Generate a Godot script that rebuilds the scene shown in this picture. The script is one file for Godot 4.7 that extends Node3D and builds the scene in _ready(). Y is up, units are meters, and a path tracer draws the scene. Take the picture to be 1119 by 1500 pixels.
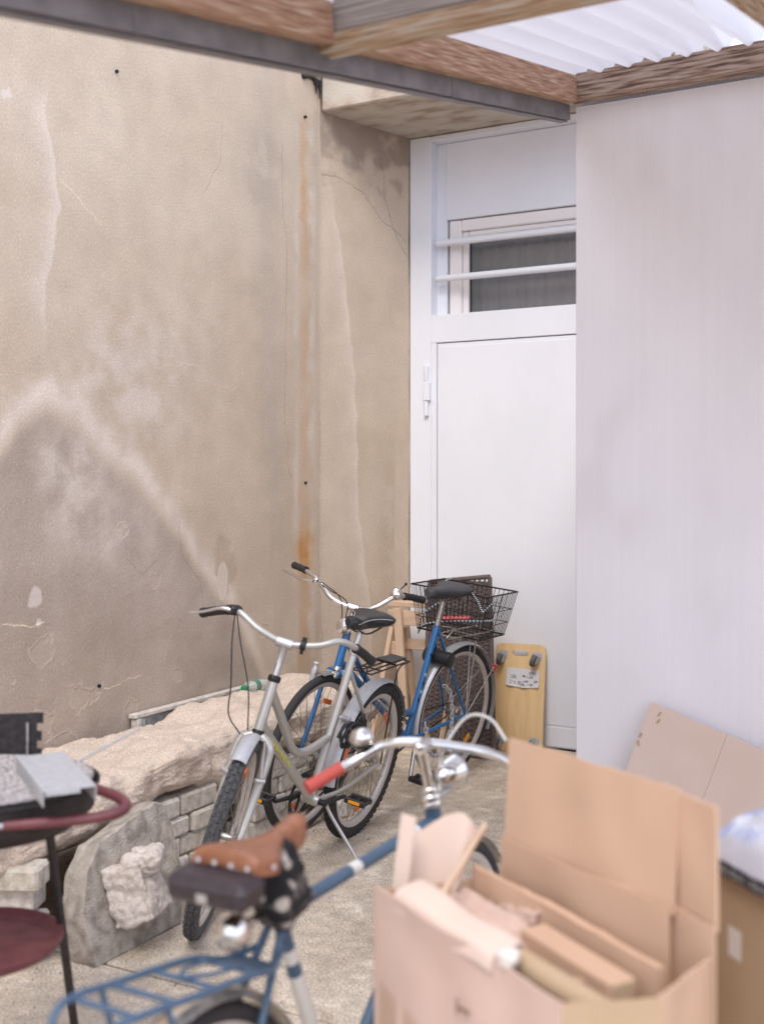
extends Node3D

# ---------------------------------------------------------------- mesh builder
class MB:
	var v := PackedVector3Array()
	var n := PackedVector3Array()
	var uv := PackedVector2Array()
	var ix := PackedInt32Array()

	func put(p: Vector3, nn: Vector3, t := Vector2.ZERO) -> int:
		v.append(p); n.append(nn); uv.append(t)
		return v.size() - 1

	# flat polygon (convex fan) whose normal is turned towards "out"
	func face(pts: Array, out: Vector3) -> void:
		var nn := Vector3.ZERO
		for i in range(1, pts.size() - 1):
			nn += (pts[i] - pts[0]).cross(pts[i + 1] - pts[0])
		if nn.length() < 1e-14:
			return
		nn = nn.normalized()
		var fl := nn.dot(out) < 0.0
		if fl:
			nn = -nn
		var b := v.size()
		for p in pts:
			put(p, nn)
		for i in range(1, pts.size() - 1):
			if fl:
				ix.append_array([b, b + i, b + i + 1])
			else:
				ix.append_array([b, b + i + 1, b + i])

	# smooth indexed surface; tris counter-clockwise from outside, or closed (turned outwards by its volume)
	func surf(vs: PackedVector3Array, ts: PackedInt32Array, uvs := PackedVector2Array(), closed := true) -> void:
		var flip := false
		if closed:
			var c := Vector3.ZERO
			for p in vs:
				c += p
			c /= float(maxi(1, vs.size()))
			var vol := 0.0
			for i in range(0, ts.size(), 3):
				vol += (vs[ts[i]] - c).dot((vs[ts[i + 1]] - c).cross(vs[ts[i + 2]] - c))
			flip = vol < 0.0
		var ns := PackedVector3Array()
		ns.resize(vs.size())
		for i in range(0, ts.size(), 3):
			var a := ts[i]
			var b := ts[i + 1]
			var d := ts[i + 2]
			var f := (vs[b] - vs[a]).cross(vs[d] - vs[a])
			if flip:
				f = -f
			ns[a] += f; ns[b] += f; ns[d] += f
		var o := v.size()
		for i in vs.size():
			put(vs[i], ns[i].normalized(), uvs[i] if uvs.size() else Vector2.ZERO)
		for i in range(0, ts.size(), 3):
			if flip:
				ix.append_array([o + ts[i], o + ts[i + 1], o + ts[i + 2]])
			else:
				ix.append_array([o + ts[i], o + ts[i + 2], o + ts[i + 1]])

	# rows of points; wrap_j closes every row, wrap_i joins last row to first
	func grid(rows: Array, wrap_j := false, wrap_i := false, closed := true, with_uv := false) -> void:
		var ni := rows.size()
		var nj: int = rows[0].size()
		var vs := PackedVector3Array()
		var us := PackedVector2Array()
		for i in ni:
			for j in nj:
				vs.append(rows[i][j])
				if with_uv:
					us.append(Vector2(float(j) / (nj - 1), float(i) / (ni - 1)))
		var ts := PackedInt32Array()
		for i in (ni if wrap_i else ni - 1):
			for j in (nj if wrap_j else nj - 1):
				var a := i * nj + j
				var b := i * nj + (j + 1) % nj
				var c := ((i + 1) % ni) * nj + j
				var d := ((i + 1) % ni) * nj + (j + 1) % nj
				ts.append_array([a, b, d, a, d, c])
		surf(vs, ts, us, closed)

	func box(t: Transform3D, s: Vector3, bev := 0.0) -> void:
		var h := s * 0.5
		bev = minf(bev, minf(h.x, minf(h.y, h.z)) * 0.6)
		if bev <= 0.0:
			for ax in 3:
				for sg in [-1.0, 1.0]:
					var pts := []
					for q in [[-1, -1], [1, -1], [1, 1], [-1, 1]]:
						var p := Vector3.ZERO
						p[ax] = h[ax] * sg
						p[(ax + 1) % 3] = h[(ax + 1) % 3] * q[0]
						p[(ax + 2) % 3] = h[(ax + 2) % 3] * q[1]
						pts.append(t * p)
					var o := Vector3.ZERO
					o[ax] = sg
					face(pts, t.basis * o)
			return
		var cor := func(sx, sy, sz, ax):
			var p := Vector3(sx * (h.x - bev), sy * (h.y - bev), sz * (h.z - bev))
			p[ax] = [sx, sy, sz][ax] * h[ax]
			return t * p
		for ax in 3:
			var a1 := (ax + 1) % 3
			var a2 := (ax + 2) % 3
			for sg in [-1, 1]:
				var pts := []
				for q in [[-1, -1], [1, -1], [1, 1], [-1, 1]]:
					var s3 := [0, 0, 0]
					s3[ax] = sg; s3[a1] = q[0]; s3[a2] = q[1]
					pts.append(cor.call(s3[0], s3[1], s3[2], ax))
				var o := Vector3.ZERO
				o[ax] = sg
				face(pts, t.basis * o)
			for q in [[-1, -1], [1, -1], [1, 1], [-1, 1]]:
				var pa := [0, 0, 0]
				pa[ax] = -1; pa[a1] = q[0]; pa[a2] = q[1]
				var pb := [0, 0, 0]
				pb[ax] = 1; pb[a1] = q[0]; pb[a2] = q[1]
				var o := Vector3.ZERO
				o[a1] = q[0]; o[a2] = q[1]
				face([cor.call(pa[0], pa[1], pa[2], a1), cor.call(pb[0], pb[1], pb[2], a1), cor.call(pb[0], pb[1], pb[2], a2), cor.call(pa[0], pa[1], pa[2], a2)], t.basis * o)
		for sx in [-1, 1]:
			for sy in [-1, 1]:
				for sz in [-1, 1]:
					face([cor.call(sx, sy, sz, 0), cor.call(sx, sy, sz, 1), cor.call(sx, sy, sz, 2)], t.basis * Vector3(sx, sy, sz))

	# tube along points; r a number or one per point
	func tube(pts: Array, r: Variant, seg := 8, closed := false, flat := 1.0) -> void:
		var m := pts.size()
		var rows := []
		var up := Vector3.ZERO
		for i in m:
			var a: Vector3 = pts[(i - 1 + m) % m] if (closed or i > 0) else pts[i]
			var b: Vector3 = pts[(i + 1) % m] if (closed or i < m - 1) else pts[i]
			var d := (b - a).normalized()
			if up == Vector3.ZERO:
				up = d.cross(Vector3.UP if absf(d.y) < 0.9 else Vector3.RIGHT).normalized()
			up = (up - d * up.dot(d)).normalized()
			var w := d.cross(up)
			var rr: float = r[i] if r is Array else r
			var row := PackedVector3Array()
			for k in seg:
				var g := TAU * k / seg
				row.append(pts[i] + (up * cos(g) + w * sin(g) * flat) * rr)
			rows.append(row)
		grid(rows, true, closed, true)
		if not closed:
			face(Array(rows[0]), pts[0] - pts[1])
			face(Array(rows[m - 1]), pts[m - 1] - pts[m - 2])

	# profile of Vector2(radius, height) turned round the y axis of t; profile runs from one axis end to the other
	func lathe(prof: Array, t: Transform3D, seg := 16, closed := true) -> void:
		var rows := []
		for p in prof:
			var row := PackedVector3Array()
			for k in seg:
				var g := TAU * k / seg
				row.append(t * Vector3(p.x * cos(g), p.y, p.x * sin(g)))
			rows.append(row)
		grid(rows, true, false, closed)
		if closed:
			for e in [0, prof.size() - 1]:
				if prof[e].x > 1e-5:
					var d: Vector2 = prof[e] - prof[1 if e == 0 else prof.size() - 2]
					face(Array(rows[e]), t.basis.y * (1.0 if (d.y > 0 if absf(d.y) > 1e-6 else e > 0) else -1.0))

	# closed ring: profile of Vector2(radius, z) turned round the z axis
	func ring(prof: Array, t: Transform3D, seg := 48) -> void:
		var rows := []
		for k in seg:
			var g := TAU * k / seg
			var row := PackedVector3Array()
			for p in prof:
				row.append(t * Vector3(p.x * cos(g), p.x * sin(g), p.y))
			rows.append(row)
		grid(rows, true, true, true)

	# profile swept round part of a circle in the xy plane
	func arc(prof: Array, t: Transform3D, a0: float, a1: float, seg := 24) -> void:
		var rows := []
		for k in seg + 1:
			var g := lerpf(a0, a1, float(k) / seg)
			var row := PackedVector3Array()
			for p in prof:
				row.append(t * Vector3(p.x * cos(g), p.x * sin(g), p.y))
			rows.append(row)
		grid(rows, true, false, true)

	func ball(t: Transform3D, s: Vector3, seg := 16) -> void:
		var rows := []
		for i in seg / 2 + 1:
			var a := PI * i / (seg / 2)
			var row := PackedVector3Array()
			for k in seg:
				var g := TAU * k / seg
				row.append(t * (Vector3(sin(a) * cos(g), cos(a), sin(a) * sin(g)) * s))
			rows.append(row)
		grid(rows, true, false, true)

	# outline in xy pushed along z by depth, centred
	func prism(poly: PackedVector2Array, t: Transform3D, depth: float, around := PackedVector2Array()) -> void:
		var tri := Geometry2D.triangulate_polygon(poly)
		for sg in [-1.0, 1.0]:
			for i in range(0, tri.size(), 3):
				var pts := []
				for k in 3:
					var p := poly[tri[i + k]]
					pts.append(t * Vector3(p.x, p.y, sg * depth * 0.5))
				face(pts, t.basis.z * sg)
		var loops := [poly] if around.is_empty() else [around]
		for lp in loops:
			edge_loop(lp, t, depth, false)

	func edge_loop(lp: PackedVector2Array, t: Transform3D, depth: float, inner: bool) -> void:
		var area := 0.0
		for i in lp.size():
			area += lp[i].cross(lp[(i + 1) % lp.size()])
		for i in lp.size():
			var a := lp[i]
			var b := lp[(i + 1) % lp.size()]
			var e := b - a
			var o := Vector2(e.y, -e.x) * (1.0 if area > 0 else -1.0) * (-1.0 if inner else 1.0)
			face([t * Vector3(a.x, a.y, -depth / 2), t * Vector3(b.x, b.y, -depth / 2), t * Vector3(b.x, b.y, depth / 2), t * Vector3(a.x, a.y, depth / 2)], t.basis * Vector3(o.x, o.y, 0))

	# sheet through rows of points, given a thickness along its own normal
	func sheet(rows: Array, th: float) -> void:
		var ni := rows.size()
		var nj: int = rows[0].size()
		var back := []
		for i in ni:
			var br := PackedVector3Array()
			for j in nj:
				var du: Vector3 = rows[mini(i + 1, ni - 1)][j] - rows[maxi(i - 1, 0)][j]
				var dv: Vector3 = rows[i][mini(j + 1, nj - 1)] - rows[i][maxi(j - 1, 0)]
				br.append(rows[i][j] + du.cross(dv).normalized() * th)
			back.append(br)
		var cen: Vector3 = (rows[ni / 2][nj / 2] + back[ni / 2][nj / 2]) * 0.5
		var nn: Vector3 = back[ni / 2][nj / 2] - rows[ni / 2][nj / 2]
		_open(rows, -nn)
		_open(back, nn)
		for i in ni - 1:
			face([rows[i][0], rows[i + 1][0], back[i + 1][0], back[i][0]], rows[i][0] - rows[i][1])
			face([rows[i][nj - 1], rows[i + 1][nj - 1], back[i + 1][nj - 1], back[i][nj - 1]], rows[i][nj - 1] - rows[i][nj - 2])
		for j in nj - 1:
			face([rows[0][j], rows[0][j + 1], back[0][j + 1], back[0][j]], rows[0][j] - rows[1][j])
			face([rows[ni - 1][j], rows[ni - 1][j + 1], back[ni - 1][j + 1], back[ni - 1][j]], rows[ni - 1][j] - rows[ni - 2][j])

	func _open(rows: Array, out: Vector3) -> void:
		var i := rows.size() / 2 - 1
		var j: int = rows[0].size() / 2 - 1
		i = maxi(i, 0); j = maxi(j, 0)
		var q: Vector3 = (rows[i][j + 1] - rows[i][j]).cross(rows[i + 1][j + 1] - rows[i][j])
		if q.dot(out) < 0:
			var rv := rows.duplicate()
			rv.reverse()
			grid(rv, false, false, false, true)
		else:
			grid(rows, false, false, false, true)

	func mesh() -> ArrayMesh:
		var a := []
		a.resize(Mesh.ARRAY_MAX)
		a[Mesh.ARRAY_VERTEX] = v
		a[Mesh.ARRAY_NORMAL] = n
		a[Mesh.ARRAY_TEX_UV] = uv
		a[Mesh.ARRAY_INDEX] = ix
		var m := ArrayMesh.new()
		m.add_surface_from_arrays(Mesh.PRIMITIVE_TRIANGLES, a)
		return m

const I := Transform3D.IDENTITY
var rng := RandomNumberGenerator.new()
var used := {}
var M := {}
var nz := FastNoiseLite.new()

func at(p: Vector3) -> Transform3D:
	return Transform3D(Basis.IDENTITY, p)

func rot(axis: Vector3, a: float, p := Vector3.ZERO) -> Transform3D:
	return Transform3D(Basis(axis.normalized(), a), p)

# y axis of the result runs along d
func along(p: Vector3, d: Vector3) -> Transform3D:
	var y := d.normalized()
	var x := y.cross(Vector3.FORWARD if absf(y.z) < 0.9 else Vector3.RIGHT).normalized()
	return Transform3D(Basis(x, y, x.cross(y)), p)

func smooth(p: Array, per := 6, closed := false) -> Array:
	var out := []
	var m := p.size()
	for i in (m if closed else m - 1):
		var a: Vector3 = p[(i - 1 + m) % m] if (closed or i > 0) else p[0] * 2.0 - p[1]
		var b: Vector3 = p[i]
		var c: Vector3 = p[(i + 1) % m]
		var d: Vector3 = p[(i + 2) % m] if (closed or i < m - 2) else p[m - 1] * 2.0 - p[m - 2]
		for k in per:
			out.append(b.cubic_interpolate(c, a, d, float(k) / per))
	if not closed:
		out.append(p[m - 1])
	return out

func numbered(called: String) -> String:
	var k: int = used.get(called, 0)
	used[called] = k + 1
	return called if k == 0 else "%s_%03d" % [called, k]

func tag(o: Node3D, label: String, category: String, group := "") -> Node3D:
	o.set_meta("label", label)
	o.set_meta("category", category)
	if group != "":
		o.set_meta("group", group)
	return o

func thing(called: String, t: Transform3D, label: String, category: String, group := "") -> Node3D:
	var o := Node3D.new()
	o.name = numbered(called)
	o.transform = t
	add_child(o)
	return tag(o, label, category, group)

func part(parent: Node, called: String, mb: Variant, m: Material, t := Transform3D.IDENTITY) -> MeshInstance3D:
	var o := MeshInstance3D.new()
	o.name = called
	o.mesh = mb.mesh() if mb is MB else mb
	o.material_override = m
	o.transform = t
	parent.add_child(o, true)
	return o

func solo(called: String, mb: Variant, m: Material, t: Transform3D, label: String, category: String, group := "") -> MeshInstance3D:
	var o := MeshInstance3D.new()
	o.name = numbered(called)
	o.mesh = mb.mesh() if mb is MB else mb
	o.material_override = m
	o.transform = t
	add_child(o)
	tag(o, label, category, group)
	return o

func bar_mesh(a: Vector3, b: Vector3, r: float, seg := 8) -> MB:
	var mb := MB.new()
	mb.tube([a, b], r, seg)
	return mb

# timber: box whose length runs along its own z axis, so that the grain follows it
func timber(parent: Node, called: String, a: Vector3, b: Vector3, w: float, h: float, m: Material, bev := 0.003, up := Vector3.UP) -> MeshInstance3D:
	var z := (b - a).normalized()
	var x := up.cross(z).normalized()
	var t := Transform3D(Basis(x, z.cross(x), z), (a + b) * 0.5)
	var mb := MB.new()
	mb.box(I, Vector3(w, h, a.distance_to(b)), bev)
	return part(parent, called, mb, m, t)

# ---------------------------------------------------------------- materials
func noise(freq: float, sd: int, oct := 4, kind := FastNoiseLite.TYPE_SIMPLEX_SMOOTH) -> FastNoiseLite:
	var f := FastNoiseLite.new()
	f.noise_type = kind
	f.seed = sd
	f.frequency = freq
	f.fractal_type = FastNoiseLite.FRACTAL_FBM
	f.fractal_octaves = oct
	return f

func ntex(freq: float, sd: int, oct := 4, cols := [], size := 512) -> NoiseTexture2D:
	var t := NoiseTexture2D.new()
	t.width = size; t.height = size
	t.seamless = true
	t.noise = noise(freq, sd, oct)
	if cols.size():
		var g := Gradient.new()
		var offs := PackedFloat32Array()
		var cc := PackedColorArray()
		for i in cols.size():
			offs.append(0.18 + 0.64 * float(i) / (cols.size() - 1))
			cc.append(cols[i])
		g.offsets = offs
		g.colors = cc
		t.color_ramp = g
	return t

func plain(c: Color, rough := 0.6, metal := 0.0, spec := 0.5) -> StandardMaterial3D:
	var m := StandardMaterial3D.new()
	m.albedo_color = c
	m.roughness = rough
	m.metallic = metal
	m.metallic_specular = spec
	return m

# noise-coloured material; tile in metres per repeat along each own axis
func rough_mat(cols: Array, tile: Vector3, freq: float, sd: int, rough: float, bump: Texture2D = null, bump_cm := 0.0, oct := 5, size := 512) -> StandardMaterial3D:
	var m := StandardMaterial3D.new()
	m.albedo_texture = ntex(freq, sd, oct, cols, size)
	m.uv1_triplanar = true
	m.uv1_scale = Vector3(1.0 / tile.x, 1.0 / tile.y, 1.0 / tile.z)
	m.roughness = rough
	if bump:
		m.heightmap_enabled = true
		m.heightmap_texture = bump
		m.heightmap_scale = bump_cm
	return m

# pale paint with brush lines and faint dull patches
func brushed_paint() -> StandardMaterial3D:
	var W := 512
	var nA := noise(0.006, 301, 3).get_seamless_image(W, W).get_data()
	var nB := noise(0.09, 302, 2).get_seamless_image(W, W).get_data()
	var nC := noise(0.3, 303, 2).get_seamless_image(W, W).get_data()
	var col := PackedByteArray()
	col.resize(W * W * 3)
	for y in W:
		for x in W:
			var k := y * W + x
			var a := nA[k] / 255.0 - 0.5
			var st := nB[(y / 32) * W + x] / 255.0 - 0.5
			var c := nC[k] / 255.0 - 0.5
			var p := Vector3(231, 227, 229) * (1.0 + a * 0.035 + st * 0.014 + c * 0.012)
			p = p.lerp(Vector3(214, 205, 202), smoothstep(0.15, 0.5, -a + c * 0.1) * 0.3)
			for q in 3:
				col[k * 3 + q] = clampi(int(p[q]), 0, 255)
	var m := StandardMaterial3D.new()
	m.albedo_texture = ImageTexture.create_from_image(Image.create_from_data(W, W, false, Image.FORMAT_RGB8, col))
	m.uv1_triplanar = true
	m.uv1_scale = Vector3(1.0 / 1.7, 1.0 / 2.6, 1.0 / 1.7)
	m.roughness = 0.6
	return m

func make_materials() -> void:
	var b_fine := ntex(0.09, 11, 3)
	var b_mid := ntex(0.03, 12, 5)
	M.b_fine = b_fine
	M.b_mid = b_mid
	# paint and metal
	M.silver_paint = plain(Color(0.72, 0.71, 0.69), 0.36, 0.55)
	M.chrome = plain(Color(0.86, 0.85, 0.84), 0.13, 1.0)
	M.chrome_dull = rough_mat([Color(0.58, 0.56, 0.54), Color(0.8, 0.79, 0.77)], Vector3.ONE * 0.2, 0.03, 21, 0.34)
	M.chrome_dull.metallic = 0.9
	M.alu = plain(Color(0.78, 0.77, 0.77), 0.38, 0.85)
	M.alu_rim = rough_mat([Color(0.74, 0.71, 0.69), Color(0.82, 0.8, 0.78)], Vector3.ONE * 0.15, 0.03, 22, 0.42)
	M.alu_rim.metallic = 0.35
	M.steel_spoke = plain(Color(0.6, 0.57, 0.53), 0.35, 0.9)
	M.blue_paint = plain(Color(0.06, 0.37, 0.59), 0.3)
	M.blue_paint.clearcoat_enabled = true
	M.blue_paint.clearcoat = 0.6
	M.blue_paint.clearcoat_roughness = 0.15
	M.slate_paint = rough_mat([Color(0.24, 0.33, 0.42), Color(0.29, 0.38, 0.47)], Vector3.ONE * 0.25, 0.03, 23, 0.45)
	M.white_paint_bike = plain(Color(0.83, 0.82, 0.8), 0.45)
	M.tyre = rough_mat([Color(0.16, 0.15, 0.155), Color(0.21, 0.2, 0.205)], Vector3.ONE * 0.12, 0.05, 24, 0.85)
	M.tyre_dusty = rough_mat([Color(0.17, 0.165, 0.175), Color(0.2, 0.2, 0.21), Color(0.3, 0.3, 0.31), Color(0.55, 0.54, 0.53)], Vector3.ONE * 0.09, 0.04, 25, 0.9)
	M.black_plastic = plain(Color(0.13, 0.125, 0.13), 0.5)
	M.black_rubber = plain(Color(0.15, 0.14, 0.145), 0.75)
	M.black_vinyl = plain(Color(0.12, 0.12, 0.13), 0.38)
	M.grey_vinyl = rough_mat([Color(0.2, 0.2, 0.215), Color(0.27, 0.27, 0.285)], Vector3.ONE * 0.1, 0.06, 26, 0.6)
	M.white_piping = plain(Color(0.75, 0.74, 0.74), 0.6)
	M.black_metal = plain(Color(0.12, 0.115, 0.12), 0.45, 0.3)
	M.orange = plain(Color(0.86, 0.42, 0.12), 0.3)
	M.amber = plain(Color(0.9, 0.6, 0.1), 0.3)
	M.red_plastic = plain(Color(0.7, 0.1, 0.12), 0.35)
	M.red_grip = plain(Color(0.7, 0.29, 0.25), 0.65)
	M.leather = rough_mat([Color(0.47, 0.3, 0.21), Color(0.53, 0.34, 0.24), Color(0.57, 0.38, 0.28)], Vector3.ONE * 0.3, 0.012, 27, 0.42, b_fine, 0.01)
	M.dark_leather = rough_mat([Color(0.16, 0.13, 0.15), Color(0.24, 0.19, 0.2)], Vector3.ONE * 0.2, 0.02, 28, 0.45)
	M.cloth_black = rough_mat([Color(0.1, 0.09, 0.1), Color(0.1, 0.09, 0.1), Color(0.11, 0.1, 0.11), Color(0.11, 0.1, 0.11), Color(0.11, 0.1, 0.11), Color(0.11, 0.1, 0.11), Color(0.72, 0.68, 0.64)], Vector3.ONE * 0.22, 0.011, 5, 0.95, null, 0.0, 1)
	M.yellow_print = plain(Color(0.75, 0.72, 0.2), 0.5)
	M.galv = rough_mat([Color(0.7, 0.7, 0.715), Color(0.735, 0.735, 0.75), Color(0.76, 0.76, 0.775)], Vector3.ONE * 0.3, 0.02, 29, 0.5)
	M.galv.metallic = 0.35
	M.rope = plain(Color(0.1, 0.33, 0.62), 0.9)
	M.rope_yellow = plain(Color(0.86, 0.82, 0.55), 0.9)
	# building
	M.door_paint = rough_mat([Color(0.898, 0.903, 0.928), Color(0.905, 0.91, 0.935), Color(0.91, 0.915, 0.94)], Vector3.ONE * 1.6, 0.006, 31, 0.5, b_mid, 0.02)
	M.upvc = plain(Color(0.93, 0.91, 0.9), 0.35)
	M.shed_paint = brushed_paint()
	M.lintel = rough_mat([Color(0.64, 0.57, 0.51), Color(0.74, 0.69, 0.63), Color(0.77, 0.73, 0.68), Color(0.78, 0.745, 0.7)], Vector3(1.5, 0.9, 0.6), 0.008, 33, 0.9, b_fine, 0.12)
	M.plaster_plain = rough_mat([Color(0.66, 0.59, 0.52), Color(0.74, 0.67, 0.6), Color(0.78, 0.71, 0.64)], Vector3.ONE * 3.0, 0.008, 34, 0.95, b_fine, 0.2)
	M.wood_red = rough_mat([Color(0.55, 0.42, 0.34), Color(0.66, 0.51, 0.41), Color(0.72, 0.59, 0.49), Color(0.8, 0.72, 0.64)], Vector3(0.06, 0.06, 1.3), 0.014, 35, 0.85, b_fine, 0.03)
	M.wood_peel = rough_mat([Color(0.55, 0.43, 0.33), Color(0.66, 0.55, 0.44), Color(0.72, 0.63, 0.53), Color(0.7, 0.7, 0.67)], Vector3(0.08, 0.08, 1.2), 0.012, 36, 0.85, b_fine, 0.03)
	M.wood_grey = rough_mat([Color(0.5, 0.48, 0.47), Color(0.61, 0.58, 0.56), Color(0.68, 0.65, 0.62)], Vector3(0.06, 0.06, 1.8), 0.014, 37, 0.9, b_fine, 0.03)
	M.wood_plate = rough_mat([Color(0.36, 0.28, 0.25), Color(0.56, 0.46, 0.4), Color(0.66, 0.58, 0.53), Color(0.7, 0.64, 0.59)], Vector3(0.09, 0.09, 1.2), 0.012, 38, 0.88, b_fine, 0.03)
	M.strip = rough_mat([Color(0.45, 0.44, 0.45), Color(0.54, 0.53, 0.54)], Vector3.ONE * 0.7, 0.01, 39, 0.55)
	M.strip.metallic = 0.3
	M.wood_new = rough_mat([Color(0.74, 0.62, 0.52), Color(0.79, 0.68, 0.58), Color(0.83, 0.73, 0.64)], Vector3(0.07, 0.07, 1.2), 0.01, 40, 0.75, b_fine, 0.02)
	M.ply = rough_mat([Color(0.87, 0.73, 0.53), Color(0.89, 0.75, 0.55), Color(0.9, 0.77, 0.58)], Vector3(0.25, 1.8, 0.25), 0.01, 41, 0.5)
	M.wicker = rough_mat([Color(0.22, 0.18, 0.18), Color(0.36, 0.31, 0.3), Color(0.52, 0.46, 0.45)], Vector3(0.12, 0.03, 0.12), 0.03, 42, 0.6)
	M.granite = rough_mat([Color(0.64, 0.56, 0.49), Color(0.74, 0.665, 0.6), Color(0.79, 0.725, 0.665), Color(0.83, 0.77, 0.72)], Vector3.ONE * 0.34, 0.06, 43, 0.92, b_fine, 0.12, 4)
	M.block = rough_mat([Color(0.7, 0.66, 0.62), Color(0.77, 0.735, 0.7), Color(0.82, 0.79, 0.75)], Vector3.ONE * 0.4, 0.02, 44, 0.95, b_fine, 0.18)
	M.block_b = rough_mat([Color(0.64, 0.6, 0.55), Color(0.72, 0.68, 0.63), Color(0.77, 0.735, 0.69)], Vector3.ONE * 0.4, 0.02, 45, 0.95, b_fine, 0.18)
	M.concrete = rough_mat([Color(0.5, 0.47, 0.43), Color(0.62, 0.58, 0.54), Color(0.7, 0.66, 0.62)], Vector3.ONE * 0.5, 0.014, 46, 0.95, b_fine, 0.35)
	M.mortar = rough_mat([Color(0.7, 0.65, 0.61), Color(0.79, 0.745, 0.71), Color(0.83, 0.79, 0.755)], Vector3.ONE * 0.3, 0.02, 47, 0.95, b_fine, 0.4)
	M.grey_stone = rough_mat([Color(0.55, 0.56, 0.56), Color(0.64, 0.65, 0.65), Color(0.7, 0.7, 0.69)], Vector3.ONE * 0.5, 0.02, 48, 0.85)
	M.card = rough_mat([Color(0.765, 0.635, 0.535), Color(0.775, 0.645, 0.545), Color(0.785, 0.655, 0.555)], Vector3.ONE * 1.3, 0.006, 49, 0.85, null, 0.0, 3)
	M.card_pale = rough_mat([Color(0.835, 0.745, 0.685), Color(0.845, 0.755, 0.7), Color(0.855, 0.77, 0.715)], Vector3.ONE * 1.1, 0.006, 50, 0.88, null, 0.0, 3)
	M.card_ochre = rough_mat([Color(0.69, 0.59, 0.475), Color(0.7, 0.6, 0.485), Color(0.715, 0.615, 0.5)], Vector3.ONE * 1.3, 0.006, 51, 0.85, null, 0.0, 3)
	M.card_out = rough_mat([Color(0.79, 0.68, 0.625), Color(0.8, 0.69, 0.635), Color(0.81, 0.7, 0.645)], Vector3.ONE * 1.3, 0.006, 62, 0.85, null, 0.0, 3)
	M.paper = plain(Color(0.86, 0.83, 0.8), 0.85)
	M.glass = plain(Color(0.78, 0.8, 0.82, 0.12), 0.03)
	M.glass.transparency = BaseMaterial3D.TRANSPARENCY_ALPHA
	M.curtain = rough_mat([Color(0.5, 0.46, 0.46), Color(0.56, 0.52, 0.52)], Vector3(0.25, 4.0, 0.5), 0.02, 52, 0.9)
	M.room_wall = plain(Color(0.6, 0.57, 0.55), 0.9)
	M.bottle = plain(Color(0.85, 0.9, 0.87, 0.35), 0.12)
	M.bottle.transparency = BaseMaterial3D.TRANSPARENCY_ALPHA
	M.green_cap = plain(Color(0.03, 0.48, 0.27), 0.45)
	M.maroon = rough_mat([Color(0.35, 0.16, 0.19), Color(0.41, 0.2, 0.23), Color(0.43, 0.24, 0.24)], Vector3.ONE * 0.5, 0.012, 53, 0.5)
	M.soot = rough_mat([Color(0.1, 0.085, 0.09), Color(0.15, 0.13, 0.135), Color(0.22, 0.19, 0.19)], Vector3.ONE * 0.25, 0.025, 54, 0.7)
	M.grate = rough_mat([Color(0.45, 0.38, 0.35), Color(0.68, 0.66, 0.66), Color(0.78, 0.78, 0.8)], Vector3.ONE * 0.2, 0.025, 55, 0.45)
	M.grate.metallic = 0.6
	M.caster = plain(Color(0.36, 0.35, 0.36), 0.7)
	M.roof_sheet = plain(Color(0.84, 0.82, 0.81, 0.7), 0.3)
	M.roof_sheet.transparency = BaseMaterial3D.TRANSPARENCY_ALPHA
	M.roof_sheet.backlight_enabled = true
	M.roof_sheet.backlight = Color(0.9, 0.9, 0.93)
	M.bag_film = plain(Color(0.86, 0.87, 0.92, 0.75), 0.28)
	M.bag_film.transparency = BaseMaterial3D.TRANSPARENCY_ALPHA
	M.bag_blue = plain(Color(0.6, 0.67, 0.85), 0.5)
	M.bag_strip = plain(Color(0.16, 0.15, 0.18), 0.5)
	M.bitumen = plain(Color(0.11, 0.09, 0.09), 0.6)
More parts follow.
